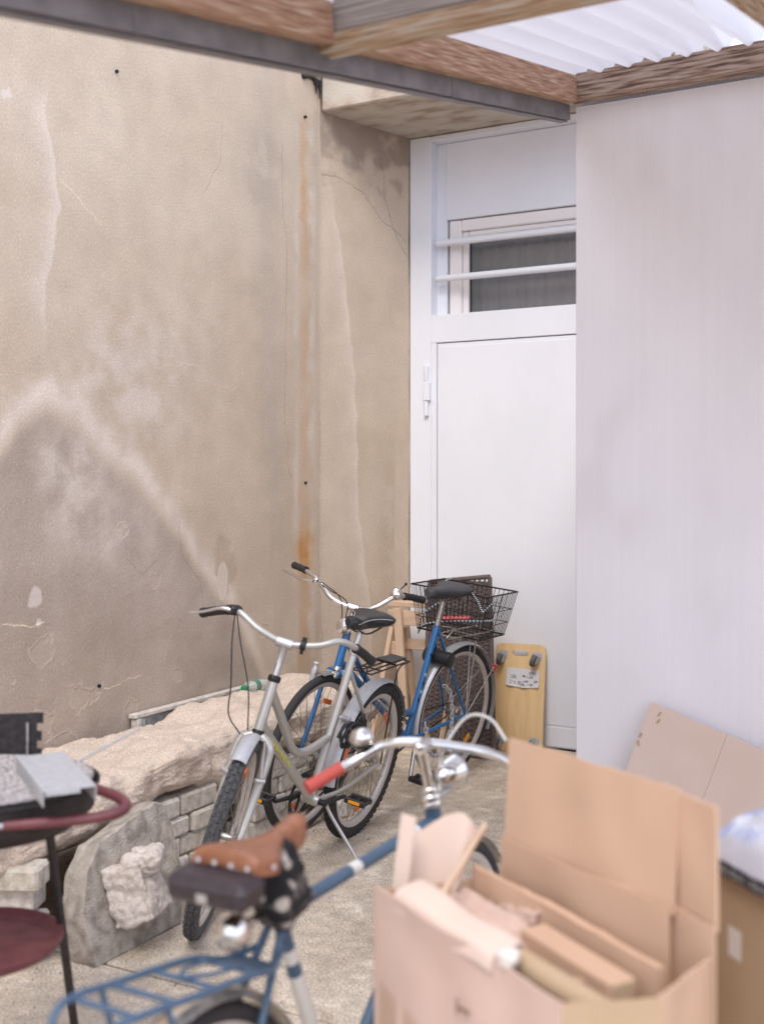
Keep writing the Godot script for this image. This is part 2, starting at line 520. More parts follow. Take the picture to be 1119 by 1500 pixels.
func _ready() -> void:
	# camera: level, lens shifted a little down
	var cam := Camera3D.new()
	cam.name = "camera"
	cam.position = Vector3(3.441, 1.5, 5.513)
	cam.rotation_degrees = Vector3(0, 28.95, 0)
	cam.near = 0.05
	cam.far = 300.0
	cam.projection = Camera3D.PROJECTION_FRUSTUM
	cam.size = 0.05 * 1500.0 / 1700.0
	cam.frustum_offset = Vector2(0, -0.05 * 40.0 / 1700.0)
	var at_ := CameraAttributesPhysical.new()
	at_.frustum_focal_length = 50.0
	at_.frustum_focus_distance = 5.3
	at_.exposure_aperture = 2.6
	cam.attributes = at_
	cam.projection = Camera3D.PROJECTION_FRUSTUM
	cam.size = 0.05 * 1500.0 / 1700.0
	cam.frustum_offset = Vector2(0, -0.05 * 40.0 / 1700.0)
	cam.near = 0.05
	cam.far = 300.0
	add_child(cam)
	cam.current = true
	# bright overcast sky
	var we := WorldEnvironment.new()
	we.name = "environment"
	var env := Environment.new()
	env.background_mode = Environment.BG_SKY
	var sm := ProceduralSkyMaterial.new()
	sm.sky_top_color = Color(0.865, 0.905, 0.995)
	sm.sky_horizon_color = Color(0.85, 0.88, 0.955)
	sm.sky_curve = 0.3
	sm.ground_bottom_color = Color(0.45, 0.42, 0.4)
	sm.ground_horizon_color = Color(0.6, 0.58, 0.56)
	sm.sun_angle_max = 1.0
	var sky := Sky.new()
	sky.sky_material = sm
	env.sky = sky
	env.tonemap_mode = Environment.TONE_MAPPER_LINEAR
	env.tonemap_exposure = 2.46
	env.sdfgi_enabled = true
	env.ssao_enabled = true
	env.ssil_enabled = true
	we.environment = env
	add_child(we)
	var sun := DirectionalLight3D.new()
	sun.name = "sun"
	sun.light_energy = 0.32
	sun.light_angular_distance = 25.0
	sun.light_color = Color(1.0, 0.985, 0.97)
	sun.shadow_enabled = true
	sun.transform = Transform3D(Basis.looking_at(Vector3(-0.2, -0.78, -0.6)), Vector3(2, 8, 6))
	add_child(sun)

	nz.noise_type = FastNoiseLite.TYPE_SIMPLEX_SMOOTH
	nz.seed = 7
	nz.frequency = 0.02
	nz.fractal_octaves = 3
	make_materials()
	build_walls()
	build_door()
	build_shed()
	build_roof()
	build_rubble()
	build_bikes()
	build_yard()
	build_cardboard()
# ---------------------------------------------------------------- stained plaster, drawn in metres along the wall (s) and up it (y)
const WS0 := -0.75
const WLEN := 4.0
const TIDE := [[-1.0, -0.5], [0.3, 0.1], [0.6, 0.62], [0.83, 0.92], [1.05, 1.11], [1.21, 1.28], [1.36, 1.41], [1.54, 1.56], [1.76, 1.67], [1.92, 1.81], [2.08, 1.86], [2.22, 1.79], [2.32, 1.66], [2.6, 1.5], [4.0, 1.4]]

func table(tb: Array, x: float) -> float:
	for i in tb.size() - 1:
		if x <= tb[i + 1][0]:
			return lerpf(tb[i][1], tb[i + 1][1], clampf((x - tb[i][0]) / (tb[i + 1][0] - tb[i][0]), 0.0, 1.0))
	return tb[tb.size() - 1][1]

func plaster_material() -> StandardMaterial3D:
	var W := 940
	var nA := noise(0.006, 101, 5).get_image(W, W).get_data()
	var nB := noise(0.022, 102, 5).get_image(W, W).get_data()
	var nC := noise(0.36, 103, 2).get_image(W, W).get_data()
	var nD := noise(0.02, 104, 4).get_image(W, W).get_data()
	var col := PackedByteArray()
	col.resize(W * W * 3)
	var hgt := PackedByteArray()
	hgt.resize(W * W)
	var tide := PackedFloat32Array()
	var rustw := PackedFloat32Array()
	for x in W:
		tide.append(table(TIDE, WS0 + WLEN * (x + 0.5) / W))
	var base := Vector3(200, 182, 162)
	var warm := Vector3(193, 174, 153)
	var low := Vector3(179, 163, 149)
	var lowdark := Vector3(164, 148, 133)
	var pale := Vector3(218, 203, 189)
	var chalk := Vector3(210, 196, 183)
	var grey := Vector3(184, 169, 153)
	var rust := Vector3(196, 138, 78)
	for y in W:
		var yy := 4.0 * (1.0 - (y + 0.5) / W)
		for x in W:
			var s := WS0 + WLEN * (x + 0.5) / W
			var k := y * W + x
			var a := nA[k] / 255.0 - 0.5
			var b := nB[k] / 255.0 - 0.5
			var c := nC[k] / 255.0 - 0.5
			var st := nD[(y / 9) * W + x] / 255.0 - 0.5     # vertical streaks
			var d := nD[k] / 255.0 - 0.5
			var h := 0.5 + c * 0.34 + b * 0.1
			var p := base.lerp(warm, clampf(0.5 + a * 1.5 + st * 0.5, 0.0, 1.0))
			# chalky area above the tide line
			var bl := exp(-(pow((s - 1.55) / 0.42, 2.0) + pow((yy - 1.95) / 0.3, 2.0)))
			p = p.lerp(chalk, clampf(bl * (0.5 + b * 1.3 + d), 0.0, 0.7))
			# damp zone under the tide line, its pale edge and the rough skin inside it
			var td := tide[x] + b * 0.045 + d * 0.03 - yy
			if s > 0.2 and td > -0.14:
				var inn := smoothstep(0.03, 0.12, td)
				var q := low.lerp(lowdark, clampf(0.45 + a * 1.2 + b * 0.9 + st * 0.6, 0.0, 1.0))
				var ch := exp(-(pow((s - 1.95) / 0.2, 2.0) + pow((yy - 1.52) / 0.24, 2.0))) + 0.6 * exp(-(pow((s - 1.62) / 0.25, 2.0) + pow((yy - 1.3) / 0.2, 2.0)))
				q = q.lerp(chalk, clampf(ch * (0.55 + b * 1.5), 0.0, 0.75))
				p = p.lerp(q, inn * smoothstep(0.25, 0.6, s))
				h += inn * (b * 0.9 + d * 0.3)
				var edge := exp(-pow((td + 0.012) / (0.07 if td < -0.012 else 0.055), 2.0))
				p = p.lerp(pale, edge * clampf(0.85 + b * 0.8, 0.0, 0.95) * smoothstep(0.35, 0.8, s))
				h += edge * 0.16
			# grey run of dirt coming down near the fold
			var gr := exp(-pow((s - 0.47 - d * 0.06) / 0.1, 2.0)) * (0.4 + st * 1.5)
			p = p.lerp(grey, clampf(gr, 0.0, 0.6))
			var dk := exp(-(pow((s - 0.55) / 0.2, 2.0) + pow((yy - 3.12) / 0.22, 2.0)))
			p = p.lerp(Vector3(168, 154, 138), clampf(dk * (0.6 + b * 2.0), 0.0, 0.6))
			# pale lime runs either side of the rust, then the rust
			var wob := d * 0.09 + b * 0.03
			var rs := s - 0.165 - wob * 0.6
			if absf(rs) < 0.35 and yy < 3.55:
				var halo := smoothstep(0.14, 0.08, absf(rs + 0.01) + b * 0.05) * smoothstep(0.03, 0.075, absf(rs))
				halo *= clampf(0.55 + a * 2.2 + d * 1.2, 0.0, 1.0)
				p = p.lerp(pale, halo * 0.6)
				h += halo * 0.1
				var inten := 0.5 * smoothstep(3.55, 3.3, yy) + 0.25 * exp(-pow((yy - 3.0) / 0.3, 2.0))
				inten = maxf(0.24, inten * 0.7) + 0.75 * exp(-pow((yy - 1.13) / 0.13, 2.0))
				if yy < 1.1:
					inten *= 0.75
				var rw := 0.044 + 0.025 * a + 0.04 * exp(-pow((yy - 1.12) / 0.16, 2.0)) + (0.02 if yy < 1.0 else 0.0)
				p = p.lerp(rust, clampf(exp(-pow(rs / rw, 2.0)) * inten * (0.75 + st * 1.4 + a * 0.9), 0.0, 0.9))
			# lime run down the jamb
			var js := table([[0.0, -0.42], [0.74, -0.40], [1.34, -0.29], [2.09, -0.27], [2.71, -0.18], [3.08, -0.1], [3.45, -0.02], [4.0, 0.0]], yy) + d * 0.03 if s < 0.05 and s > -0.6 else 9.0
			if js < 8.0:
				var e := s - js
				var run := smoothstep(-0.012, 0.004, e) * exp(-maxf(e, 0.0) / 0.06) * smoothstep(3.4, 2.8, yy)
				p = p.lerp(pale, clampf(run * 0.7, 0.0, 0.8))
				var dj := exp(-(pow((s + 0.55) / 0.1, 2.0) + pow((yy - 1.2) / 0.45, 2.0)))
				p = p.lerp(Vector3(172, 152, 130), clampf(dj * (0.5 + b * 1.6), 0.0, 0.6))
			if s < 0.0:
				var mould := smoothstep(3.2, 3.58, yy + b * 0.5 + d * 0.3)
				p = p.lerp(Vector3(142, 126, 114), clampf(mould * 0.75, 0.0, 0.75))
			# lime run high on the wall
			if s > 1.8 and yy > 1.8:
				var ds := table([[1.8, 2.09], [2.13, 2.09], [2.35, 2.07], [2.62, 2.0], [2.77, 2.03], [3.0, 2.08], [3.3, 2.05]], yy) + b * 0.035
				var e2 := s - ds
				var dr := smoothstep(-0.01, 0.006, e2) * exp(-maxf(e2, 0.0) / 0.07) * smoothstep(1.95, 2.3, yy) * smoothstep(3.2, 2.9, yy)
				p = p.lerp(pale, clampf(dr * 0.85, 0.0, 0.85))
				h += dr * 0.1
			# wet spot with a pale lobe
			var sp := smoothstep(1.1, 0.5, pow((s - 0.88) / 0.09, 2.0) + pow((yy - 1.1) / 0.16, 2.0) + b * 1.4)
			p = p.lerp(Vector3(176, 156, 134), sp * 0.6)
			var lobe := smoothstep(1.0, 0.8, pow((s - 0.905) / 0.045, 2.0) + pow((yy - 1.03) / 0.1, 2.0) + b * 1.2)
			p = p.lerp(pale, lobe * 0.75)
			p *= 1.0 + c * 0.13 + b * 0.05 + (0.06 if c > 0.32 else 0.0)
			col[k * 3] = clampi(int(p.x), 0, 255)
			col[k * 3 + 1] = clampi(int(p.y), 0, 255)
			col[k * 3 + 2] = clampi(int(p.z), 0, 255)
			hgt[k] = clampi(int(h * 150.0), 0, 255)
	# chipped white spots
	for w in [[2.13, 1.06, 0.04], [2.12, 0.95, 0.02], [2.3, 3.0, 0.04]]:
		for y in range(int((1.0 - (w[1] + 0.09) / 4.0) * W), int((1.0 - (w[1] - 0.09) / 4.0) * W)):
			for x in range(int((w[0] - 0.09 - WS0) / WLEN * W), int((w[0] + 0.09 - WS0) / WLEN * W)):
				var k := y * W + x
				var r := Vector2(WS0 + WLEN * (x + 0.5) / W - w[0], 4.0 * (1.0 - (y + 0.5) / W) - w[1]).length()
				var f: float = smoothstep(1.0, 0.6, r / w[2] + (nB[k] / 255.0 - 0.5) * 2.2) * 0.7
				for q in 3:
					col[k * 3 + q] = clampi(int(lerpf(col[k * 3 + q], [220, 208, 200][q], f)), 0, 255)
	# flaked patches: a sunk, paler bed with a raised broken edge
	for f in [[2.09, 0.82, 0.05], [1.86, 0.6, 0.055], [1.78, 0.645, 0.018], [2.08, 0.52, 0.05], [1.97, 0.42, 0.06], [1.83, 0.385, 0.035], [1.59, 0.52, 0.045], [1.63, 1.29, 0.03], [1.4, 1.06, 0.035], [2.2, 0.55, 0.03], [1.25, 0.62, 0.03], [0.55, 0.75, 0.03], [2.25, 0.74, 0.02]]:
		var cx := int((f[0] - WS0) / WLEN * W)
		var cy := int((1.0 - f[1] / 4.0) * W)
		var rr := int(f[2] / WLEN * W * 1.7) + 2
		for y in range(cy - rr, cy + rr):
			for x in range(cx - rr, cx + rr):
				if x < 0 or y < 0 or x >= W or y >= W:
					continue
				var k := y * W + x
				var e: float = Vector2(x - cx, y - cy).length() * WLEN / W / f[2] + (nB[k] / 255.0 - 0.5) * 2.6 + (nC[k] / 255.0 - 0.5) * 0.2
				if e < 1.0:
					hgt[k] = clampi(int(hgt[k] * 0.7) - 8, 0, 255)
					for q in 3:
						col[k * 3 + q] = clampi(int(lerpf(col[k * 3 + q], [200, 182, 164][q], 0.22)), 0, 255)
				elif e < 1.22:
					hgt[k] = clampi(hgt[k] + 45, 0, 255)
					for q in 3:
						col[k * 3 + q] = clampi(int(lerpf(col[k * 3 + q], [210, 194, 178][q], 0.3)), 0, 255)
	# hairline cracks and scratches
	var lines := [
		[[[0.0, 3.24], [-0.16, 3.24], [-0.32, 3.2], [-0.49, 3.07], [-0.71, 2.97]], 0, 0.86], [[[-0.49, 3.43], [-0.52, 3.2], [-0.58, 3.04], [-0.71, 2.87]], 0, 0.85],
		[[[0.38, 3.3], [0.38, 2.99], [0.34, 2.7], [0.35, 2.45], [0.36, 1.9], [0.31, 1.54]], 0, 0.9], [[[0.9, 3.3], [0.92, 3.1], [1.05, 2.9]], 0, 0.95],
		[[[1.36, 2.055], [1.2, 2.06], [1.05, 2.07]], 0, 1.035], [[[1.1, 1.99], [0.8, 1.985], [0.66, 1.98]], 0, 1.03], [[[2.3, 0.95], [2.08, 0.945]], 2, 1.08], [[[1.75, 0.62], [1.5, 0.65]], 1, 1.07],
		[[[0.0, 1.9], [0.02, 1.2], [-0.02, 0.5]], 0, 0.92], [[[0.66, 1.98], [0.62, 1.7], [0.64, 1.4]], 0, 1.02], [[[1.62, 1.3], [1.6, 1.18], [1.5, 1.1], [1.4, 1.15]], 0, 0.95], [[[1.25, 1.32], [1.2, 1.15], [1.08, 1.05], [1.05, 0.9]], 0, 0.95], [[[2.0, 2.75], [1.75, 2.6]], 0, 1.08]]
	for ln in lines:
		var pts: Array = ln[0]
		for i in pts.size() - 1:
			var steps := int(Vector2(pts[i + 1][0] - pts[i][0], pts[i + 1][1] - pts[i][1]).length() / WLEN * W * 1.5) + 2
			for q in steps:
				var f := float(q) / steps
				var s: float = lerpf(pts[i][0], pts[i + 1][0], f)
				var yv: float = lerpf(pts[i][1], pts[i + 1][1], f)
				var x := int((s - WS0) / WLEN * W)
				var y := int((1.0 - yv / 4.0) * W)
				if x < 4 or y < 4 or x > W - 5 or y > W - 5:
					continue
				x += int((nB[y * W + x] / 255.0 - 0.5) * 9.0)
				y += int((nB[y * W + clampi(x + 40, 0, W - 1)] / 255.0 - 0.5) * 9.0)
				for dx in range(0, int(ln[1]) + 1):
					var k: int = y * W + clampi(x + dx, 0, W - 1)
					for z in 3:
						col[k * 3 + z] = clampi(int(col[k * 3 + z] * ln[2]), 0, 255)
					hgt[k] = clampi(hgt[k] + (-34 if ln[2] < 1.0 else 10), 0, 255)
	var m := StandardMaterial3D.new()
	m.albedo_texture = ImageTexture.create_from_image(Image.create_from_data(W, W, false, Image.FORMAT_RGB8, col))
	m.heightmap_enabled = true
	m.heightmap_texture = ImageTexture.create_from_image(Image.create_from_data(W, W, false, Image.FORMAT_L8, hgt))
	m.heightmap_scale = 0.6
	m.roughness = 0.95
	m.texture_repeat = false
	return m

func concrete_floor_material() -> StandardMaterial3D:
	var W := 1024
	var nA := noise(0.004, 201, 4).get_seamless_image(W, W).get_data()
	var nB := noise(0.03, 202, 4).get_seamless_image(W, W).get_data()
	var nC := noise(0.26, 203, 2).get_seamless_image(W, W).get_data()
	var nD := noise(0.011, 204, 5).get_seamless_image(W, W).get_data()
	var col := PackedByteArray()
	col.resize(W * W * 3)
	var hgt := PackedByteArray()
	hgt.resize(W * W)
	for k in W * W:
		var a := nA[k] / 255.0 - 0.5
		var b := nB[k] / 255.0 - 0.5
		var c := nC[k] / 255.0 - 0.5
		var d := nD[k] / 255.0 - 0.5
		var p := Vector3(195, 181, 164).lerp(Vector3(184, 169, 151), clampf(0.5 + a * 1.4 + d * 0.8, 0.0, 1.0))
		p = p.lerp(Vector3(152, 138, 122), smoothstep(0.16, 0.42, d + b * 0.25) * 0.6)
		p = p.lerp(Vector3(210, 198, 183), smoothstep(0.12, 0.4, -d + b * 0.35) * 0.6)
		p *= 1.0 + c * 0.62 + b * 0.2
		col[k * 3] = clampi(int(p.x), 0, 255)
		col[k * 3 + 1] = clampi(int(p.y), 0, 255)
		col[k * 3 + 2] = clampi(int(p.z), 0, 255)
		hgt[k] = clampi(int(128.0 + c * 150.0 + b * 70.0), 0, 255)
	var m := StandardMaterial3D.new()
	m.albedo_texture = ImageTexture.create_from_image(Image.create_from_data(W, W, false, Image.FORMAT_RGB8, col))
	m.heightmap_enabled = true
	m.heightmap_texture = ImageTexture.create_from_image(Image.create_from_data(W, W, false, Image.FORMAT_L8, hgt))
	m.heightmap_scale = 0.45
	m.uv1_triplanar = true
	m.uv1_world_triplanar = true
	m.uv1_scale = Vector3.ONE / 2.6
	m.uv1_offset = Vector3(0.13, 0.0, 0.37)
	m.roughness = 0.95
	return m

func wall_point(s: float, y: float) -> Vector3:
	var p := Vector3(0, y, s)
	if s < 0.0:
		p = Vector3(0.193, y, -0.7) * (-s / 0.726)
		p.y = y
	if absf(s) < 0.05:                              # eased fold
		var e := (0.05 - absf(s)) / 0.05
		p.x -= 0.004 * e
	var u := nz.get_noise_2d(s * 60.0, y * 60.0) * 0.006 + nz.get_noise_2d(s * 240.0 + 50.0, y * 240.0) * 0.0016
	p.x += u
	return p

func build_walls() -> void:
	# concrete yard floor in two casts with an open joint, on the ground
	var fl := concrete_floor_material()
	for f in [[-0.72, 2.744], [2.757, 14.0]]:
		var o := MeshInstance3D.new()
		o.name = numbered("floor")
		var mb := MB.new()
		mb.box(at(Vector3(4.0, -0.06, (f[0] + f[1]) / 2)), Vector3(8.4, 0.12, f[1] - f[0]), 0.004)
		o.mesh = mb.mesh()
		o.material_override = fl
		o.set_meta("kind", "structure")
		add_child(o)
	var g := MeshInstance3D.new()
	g.name = "ground"
	var gm := MB.new()
	gm.box(at(Vector3(0, -0.15, 0)), Vector3(120, 0.2, 120))
	g.mesh = gm.mesh()
	g.material_override = plain(Color(0.42, 0.38, 0.34), 0.95)
	g.set_meta("kind", "structure")
	add_child(g)
	# rendered wall with its splayed jamb
	var w := thing("plaster_wall", I, "old beige rendered wall with damp tide mark, rust run and flaking patches", "wall")
	var rows := []
	var us := PackedVector2Array()
	var vs := PackedVector3Array()
	var ns := 134
	var ny := 130
	for i in ny + 1:
		for j in ns + 1:
			var s := lerpf(-0.726, 3.24, float(j) / ns)
			var y := lerpf(-0.02, 3.98, float(i) / ny)
			vs.append(wall_point(s, y))
			us.append(Vector2((s - WS0) / WLEN, 1.0 - y / 4.0))
	var ts := PackedInt32Array()
	for i in ny:
		for j in ns:
			var a := i * (ns + 1) + j
			ts.append_array([a, a + ns + 2, a + 1, a, a + ns + 1, a + ns + 2])
	var mb := MB.new()
	mb.surf(vs, ts, us, false)
	part(w, "render_coat", mb, plaster_material())
	mb = MB.new()
	mb.prism(PackedVector2Array([Vector2(-0.45, 3.23), Vector2(-0.012, 3.23), Vector2(-0.012, 0.0), Vector2(0.18, -0.7), Vector2(0.18, -0.95), Vector2(-0.45, -0.95)]), Transform3D(Basis(Vector3.RIGHT, Vector3.BACK, Vector3.DOWN), Vector3(0, 2.2, 0)), 4.4)
	mb.box(at(Vector3(-0.225, 2.2, 6.1)), Vector3(0.45, 4.4, 5.72))
	part(w, "masonry", mb, M.plaster_plain)
	# rusty nails
	for q in [Vector3(0.012, 3.51, 0.165), Vector3(0.012, 1.51, 0.165), Vector3(0.01, 3.29, 1.67), Vector3(0.01, 0.645, 1.78)]:
		part(w, "nail", bar_mesh(q - Vector3(0.02, 0, 0), q, 0.008, 8), M.black_metal)
	# lintel over the niche
	var l := thing("concrete_lintel", at(Vector3(0.98, 3.588, -0.66)), "weathered cream concrete lintel slab above the white steel door", "lintel")
	mb = MB.new()
	mb.box(at(Vector3(0, 0.2, 0)), Vector3(1.95, 0.4, 1.32), 0.008)
	part(l, "slab", mb, M.lintel)
	# tar drips on the corner
	var bit := MB.new()
	rng.seed = 4
	for k in 9:
		var z0 := 0.02 + 0.018 * k
		var ln := rng.randf_range(0.02, 0.11) if k < 4 else rng.randf_range(0.01, 0.03)
		bit.tube([Vector3(0.006, 3.75, z0), Vector3(0.008, 3.75 - ln * 0.6, z0), Vector3(0.006, 3.75 - ln, z0 + 0.002)], [0.011, 0.006, 0.002], 6)
	bit.box(rot(Vector3.RIGHT, 0.4, Vector3(0.004, 3.765, 0.1)), Vector3(0.03, 0.035, 0.2), 0.01)
	solo("tar_drip", bit, M.bitumen, I, "black tar drips on the top corner of the rendered wall", "tar")

func build_door() -> void:
	var d := thing("steel_door", at(Vector3(0.9, 0, -0.7)), "white painted steel door with barred window above it", "door")
	var o := Vector3(-0.9, 0, 0.7)      # world to own axes
	var P: Material = M.door_paint
	var pb := func(called, x0, x1, y0, y1, z0, z1, m, bev := 0.003, parent = d):
		var mb := MB.new()
		mb.box(at(Vector3((x0 + x1) / 2, (y0 + y1) / 2, (z0 + z1) / 2) + o), Vector3(x1 - x0, y1 - y0, z1 - z0), bev)
		return part(parent, called, mb, m)
	pb.call("stile", 0.196, 0.338, 0.0, 3.583, -0.8, -0.7, P)
	pb.call("stile", 0.338, 0.374, 0.0, 2.51, -0.8, -0.7025, P)
	pb.call("stile", 1.56, 1.7, 0.0, 3.583, -0.8, -0.7, P)
	pb.call("transom", 0.3385, 1.5595, 2.346, 2.512, -0.86, -0.7, P)
	pb.call("header", 0.3385, 1.5595, 3.553, 3.583, -0.86, -0.705, P)
	pb.call("reveal", 0.335, 0.401, 2.513, 3.552, -0.87, -0.79, P)
	pb.call("upper_panel", 0.402, 1.558, 3.092, 3.551, -0.86, -0.785, P)
	pb.call("weld_seam", 0.397, 0.404, 3.1, 3.545, -0.79, -0.782, P, 0.002)
	# leaf with its raised inner sheet
	var leaf = pb.call("leaf", 0.378, 1.556, 0.012, 2.341, -0.75, -0.706, P)
	pb.call("leaf_sheet", 0.408, 1.53, 0.14, 2.318, -0.7059, -0.7025, P, 0.0015, leaf)
	pb.call("kick_plate", 0.392, 1.54, 0.02, 0.128, -0.7059, -0.7022, P, 0.002, leaf)
	pb.call("threshold", 0.374, 1.56, -0.004, 0.009, -0.78, -0.71, M.soot, 0.001)
	# hinge
	var hm := MB.new()
	hm.lathe([Vector2(0, 0), Vector2(0.013, 0.002), Vector2(0.014, 0.08), Vector2(0.014, 0.094)], at(Vector3(0.312, 2.115, -0.69) + o), 12)
	var hinge := part(d, "hinge", hm, P)
	hm = MB.new()
	hm.box(at(Vector3(0.318, 2.058, -0.686) + o), Vector3(0.04, 0.112, 0.026), 0.004)
	part(hinge, "knuckle", hm, P)
	hm = MB.new()
	hm.lathe([Vector2(0.014, 0), Vector2(0.014, 0.084), Vector2(0.012, 0.088)], at(Vector3(0.312, 1.913, -0.69) + o), 12)
	part(hinge, "pin", hm, P)
	# window behind bars
	var wf := MB.new()
	for q in [[0.412, 0.49, 2.513, 3.086], [0.4905, 1.555, 3.018, 3.086]]:
		wf.box(at(Vector3((q[0] + q[1]) / 2, (q[2] + q[3]) / 2, -0.83) + o), Vector3(q[1] - q[0], q[3] - q[2], 0.06), 0.006)
	for q in [[0.49, 0.53, 2.513, 3.018], [0.5305, 1.555, 2.985, 3.018]]:
		wf.box(at(Vector3((q[0] + q[1]) / 2, (q[2] + q[3]) / 2, -0.842) + o), Vector3(q[1] - q[0] - 0.001, q[3] - q[2] - 0.001, 0.05), 0.006)
	var win := part(d, "window_frame", wf, M.upvc)
	pb.call("pane", 0.528, 1.556, 2.5125, 2.99, -0.852, -0.846, M.glass, 0.0, win)
	pb.call("gasket", 0.531, 0.537, 2.514, 2.984, -0.8455, -0.838, M.black_rubber, 0.001, win)
	# dim room behind the pane
	var cur := MB.new()
	var r0 := []
	for i in 2:
		var row := PackedVector3Array()
		for j in 90:
			var x := 0.42 + 1.14 * j / 89.0
			row.append(Vector3(x, 2.3 + i * 0.75, -1.25 + 0.018 * sin(j * 0.55) + 0.008 * sin(j * 1.3)) + o)
		r0.append(row)
	cur.sheet(r0, 0.004)
	part(d, "curtain", cur, M.curtain)
	for q in [[0.2, 1.9, 0.0, 3.3, -2.1, -2.06], [0.16, 0.2, 0.0, 3.3, -2.06, -0.87], [0.2, 1.9, 3.1, 3.14, -2.055, -0.865], [1.9, 1.94, 0.0, 3.3, -2.06, -0.87], [0.2, 1.9, -0.05, -0.002, -2.055, -0.865]]:
		pb.call("room_wall", q[0], q[1], q[2], q[3], q[4], q[5], M.room_wall, 0.0)
	for y in [2.944, 2.732]:
		var bm := MB.new()
		bm.tube([Vector3(0.362, y, -0.735) + o, Vector3(0.37, y, -0.735) + o, Vector3(1.58, y, -0.735) + o], [0.017, 0.0205, 0.0205], 16)
		part(d, "window_bar", bm, P)
	# masonry right of the door
	var mb := MB.new()
	mb.box(at(Vector3(1.813, 1.79, -0.8)), Vector3(0.216, 3.58, 0.2))
	solo("brick_pier", mb, M.plaster_plain, I, "rendered pier between the steel door and the pale shed", "pier")

func build_shed() -> void:
	var s := thing("shed", at(Vector3(3.9, 0, 0.2)), "pale lilac-white shed with a smooth faintly streaked wall", "shed")
	var o := Vector3(-3.9, 0, -0.2)
	var mb := MB.new()
	mb.box(at(Vector3(4.2, 1.48, 1.19) + o), Vector3(4.556, 2.96, 0.06), 0.004)
	part(s, "front_wall", mb, M.shed_paint)
	mb = MB.new()
	mb.box(at(Vector3(1.952, 1.48, 0.25) + o), Vector3(0.06, 2.96, 1.818), 0.003)
	part(s, "side_wall", mb, M.shed_paint)
	mb = MB.new()
	mb.box(at(Vector3(4.2, 3.0, 0.17) + o), Vector3(4.56, 0.05, 2.0), 0.003)
	part(s, "roof_deck", mb, M.wood_grey)

func roof_y(z: float) -> float:          # underside of the rafters
	return 2.966 - 0.206 * (z - 1.25)

func build_roof() -> void:
	var r := thing("lean_to_roof", at(Vector3(1.93, 2.966, 1.25)), "lean-to roof of weathered timber and translucent corrugated sheet", "roof")
	var o := -Vector3(1.93, 2.966, 1.25)
	var z0 := 1.285
	var z1 := 4.5
	var dir := Vector3(0, -0.206, 1).normalized()
	var rf := func(called, x, w, h, dy, za, zb, m):
		return timber(r, called, Vector3(x, roof_y(za) + dy, za) + o, Vector3(x, roof_y(zb) + dy, zb) + o, w, h, m, 0.004)
	rf.call("rafter", 1.925, 0.05, 0.1, 0.05, z0, 2.965, M.wood_red)
	rf.call("rafter", 1.925, 0.05, 0.1, 0.05, 3.06, z1, M.wood_red)
	rf.call("rafter", 2.835, 0.07, 0.1, 0.05, z0, z1, M.wood_peel)
	rf.call("rafter", 3.8, 0.07, 0.1, 0.05, z0, z1, M.wood_red)
	# steel angle along the open edge
	var st := MB.new()
	for q in [[1.866, 1.87, -0.066, 0.045], [1.87, 1.896, -0.066, -0.062]]:
		var rows := []
		for i in 2:
			var z: float = [1.24, z1][i]
			var y := roof_y(z)
			rows.append(PackedVector3Array([Vector3(q[0], y + q[2], z) + o, Vector3(q[1], y + q[2], z) + o, Vector3(q[1], y + q[3], z) + o, Vector3(q[0], y + q[3], z) + o]))
		for k in 4:
			var n2 := (k + 1) % 4
			var c: Vector3 = (rows[0][0] + rows[0][2]) / 2
			st.face([rows[0][k], rows[0][n2], rows[1][n2], rows[1][k]], (rows[0][k] + rows[0][n2]) / 2 - c)
		st.face(Array(rows[0]), Vector3(0, 0, -1))
		st.face(Array(rows[1]), Vector3(0, 0, 1))
	for z in [2.3, 3.75]:
		st.box(rot(Vector3.RIGHT, 0.203, Vector3(1.884, roof_y(z) - 0.012, z) + o), Vector3(0.05, 0.1, 0.005), 0.0)
	var face := MB.new()
	part(r, "edge_angle", st, M.strip)
	# fascia strip standing below the rafter
	var fs := timber(r, "edge_fascia", Vector3(1.893, roof_y(1.24) - 0.03, 1.24) + o, Vector3(1.893, roof_y(z1) - 0.03, z1) + o, 0.028, 0.058, M.strip, 0.002)
	# purlin: grey board over a flaking batten
	timber(r, "purlin", Vector3(1.9, 2.665, 3.01) + o, Vector3(4.8, 2.665, 3.01) + o, 0.09, 0.085, M.wood_grey, 0.004)
	timber(r, "batten", Vector3(1.885, 2.598, 3.03) + o, Vector3(4.8, 2.598, 3.03) + o, 0.06, 0.045, M.wood_peel, 0.004)
	timber(r, "wall_plate", Vector3(1.915, 3.02, 1.252) + o, Vector3(5.2, 3.02, 1.252) + o, 0.06, 0.1, M.wood_plate, 0.004)
	# corrugated sheets, ridges running down the slope
	for k in 3:
		var xa := 1.85 + k * 0.985
		var rows := []
		for i in 2:
			var z: float = [1.2, 4.2][i]
			var y := roof_y(z) + 0.125
			var row := PackedVector3Array()
			var nn := 168
			for j in nn + 1:
				var x := xa + 1.02 * j / nn
				row.append(Vector3(x, y + 0.029 * sin(TAU * (x - 1.85) / 0.109) + 0.004 * (k % 2), z) + o)
			rows.append(row)
		var sh := MB.new()
		sh.sheet(rows, 0.0015)
		part(r, "corrugated_sheet", sh, M.roof_sheet)
	# posts that carry the low end, behind the camera's place
	for x in [4.2, 4.7]:
		timber(r, "post", Vector3(x, 0.0, 4.4) + o, Vector3(x, roof_y(4.4) - 0.002, 4.4) + o, 0.07, 0.07, M.wood_grey, 0.004, Vector3.RIGHT)
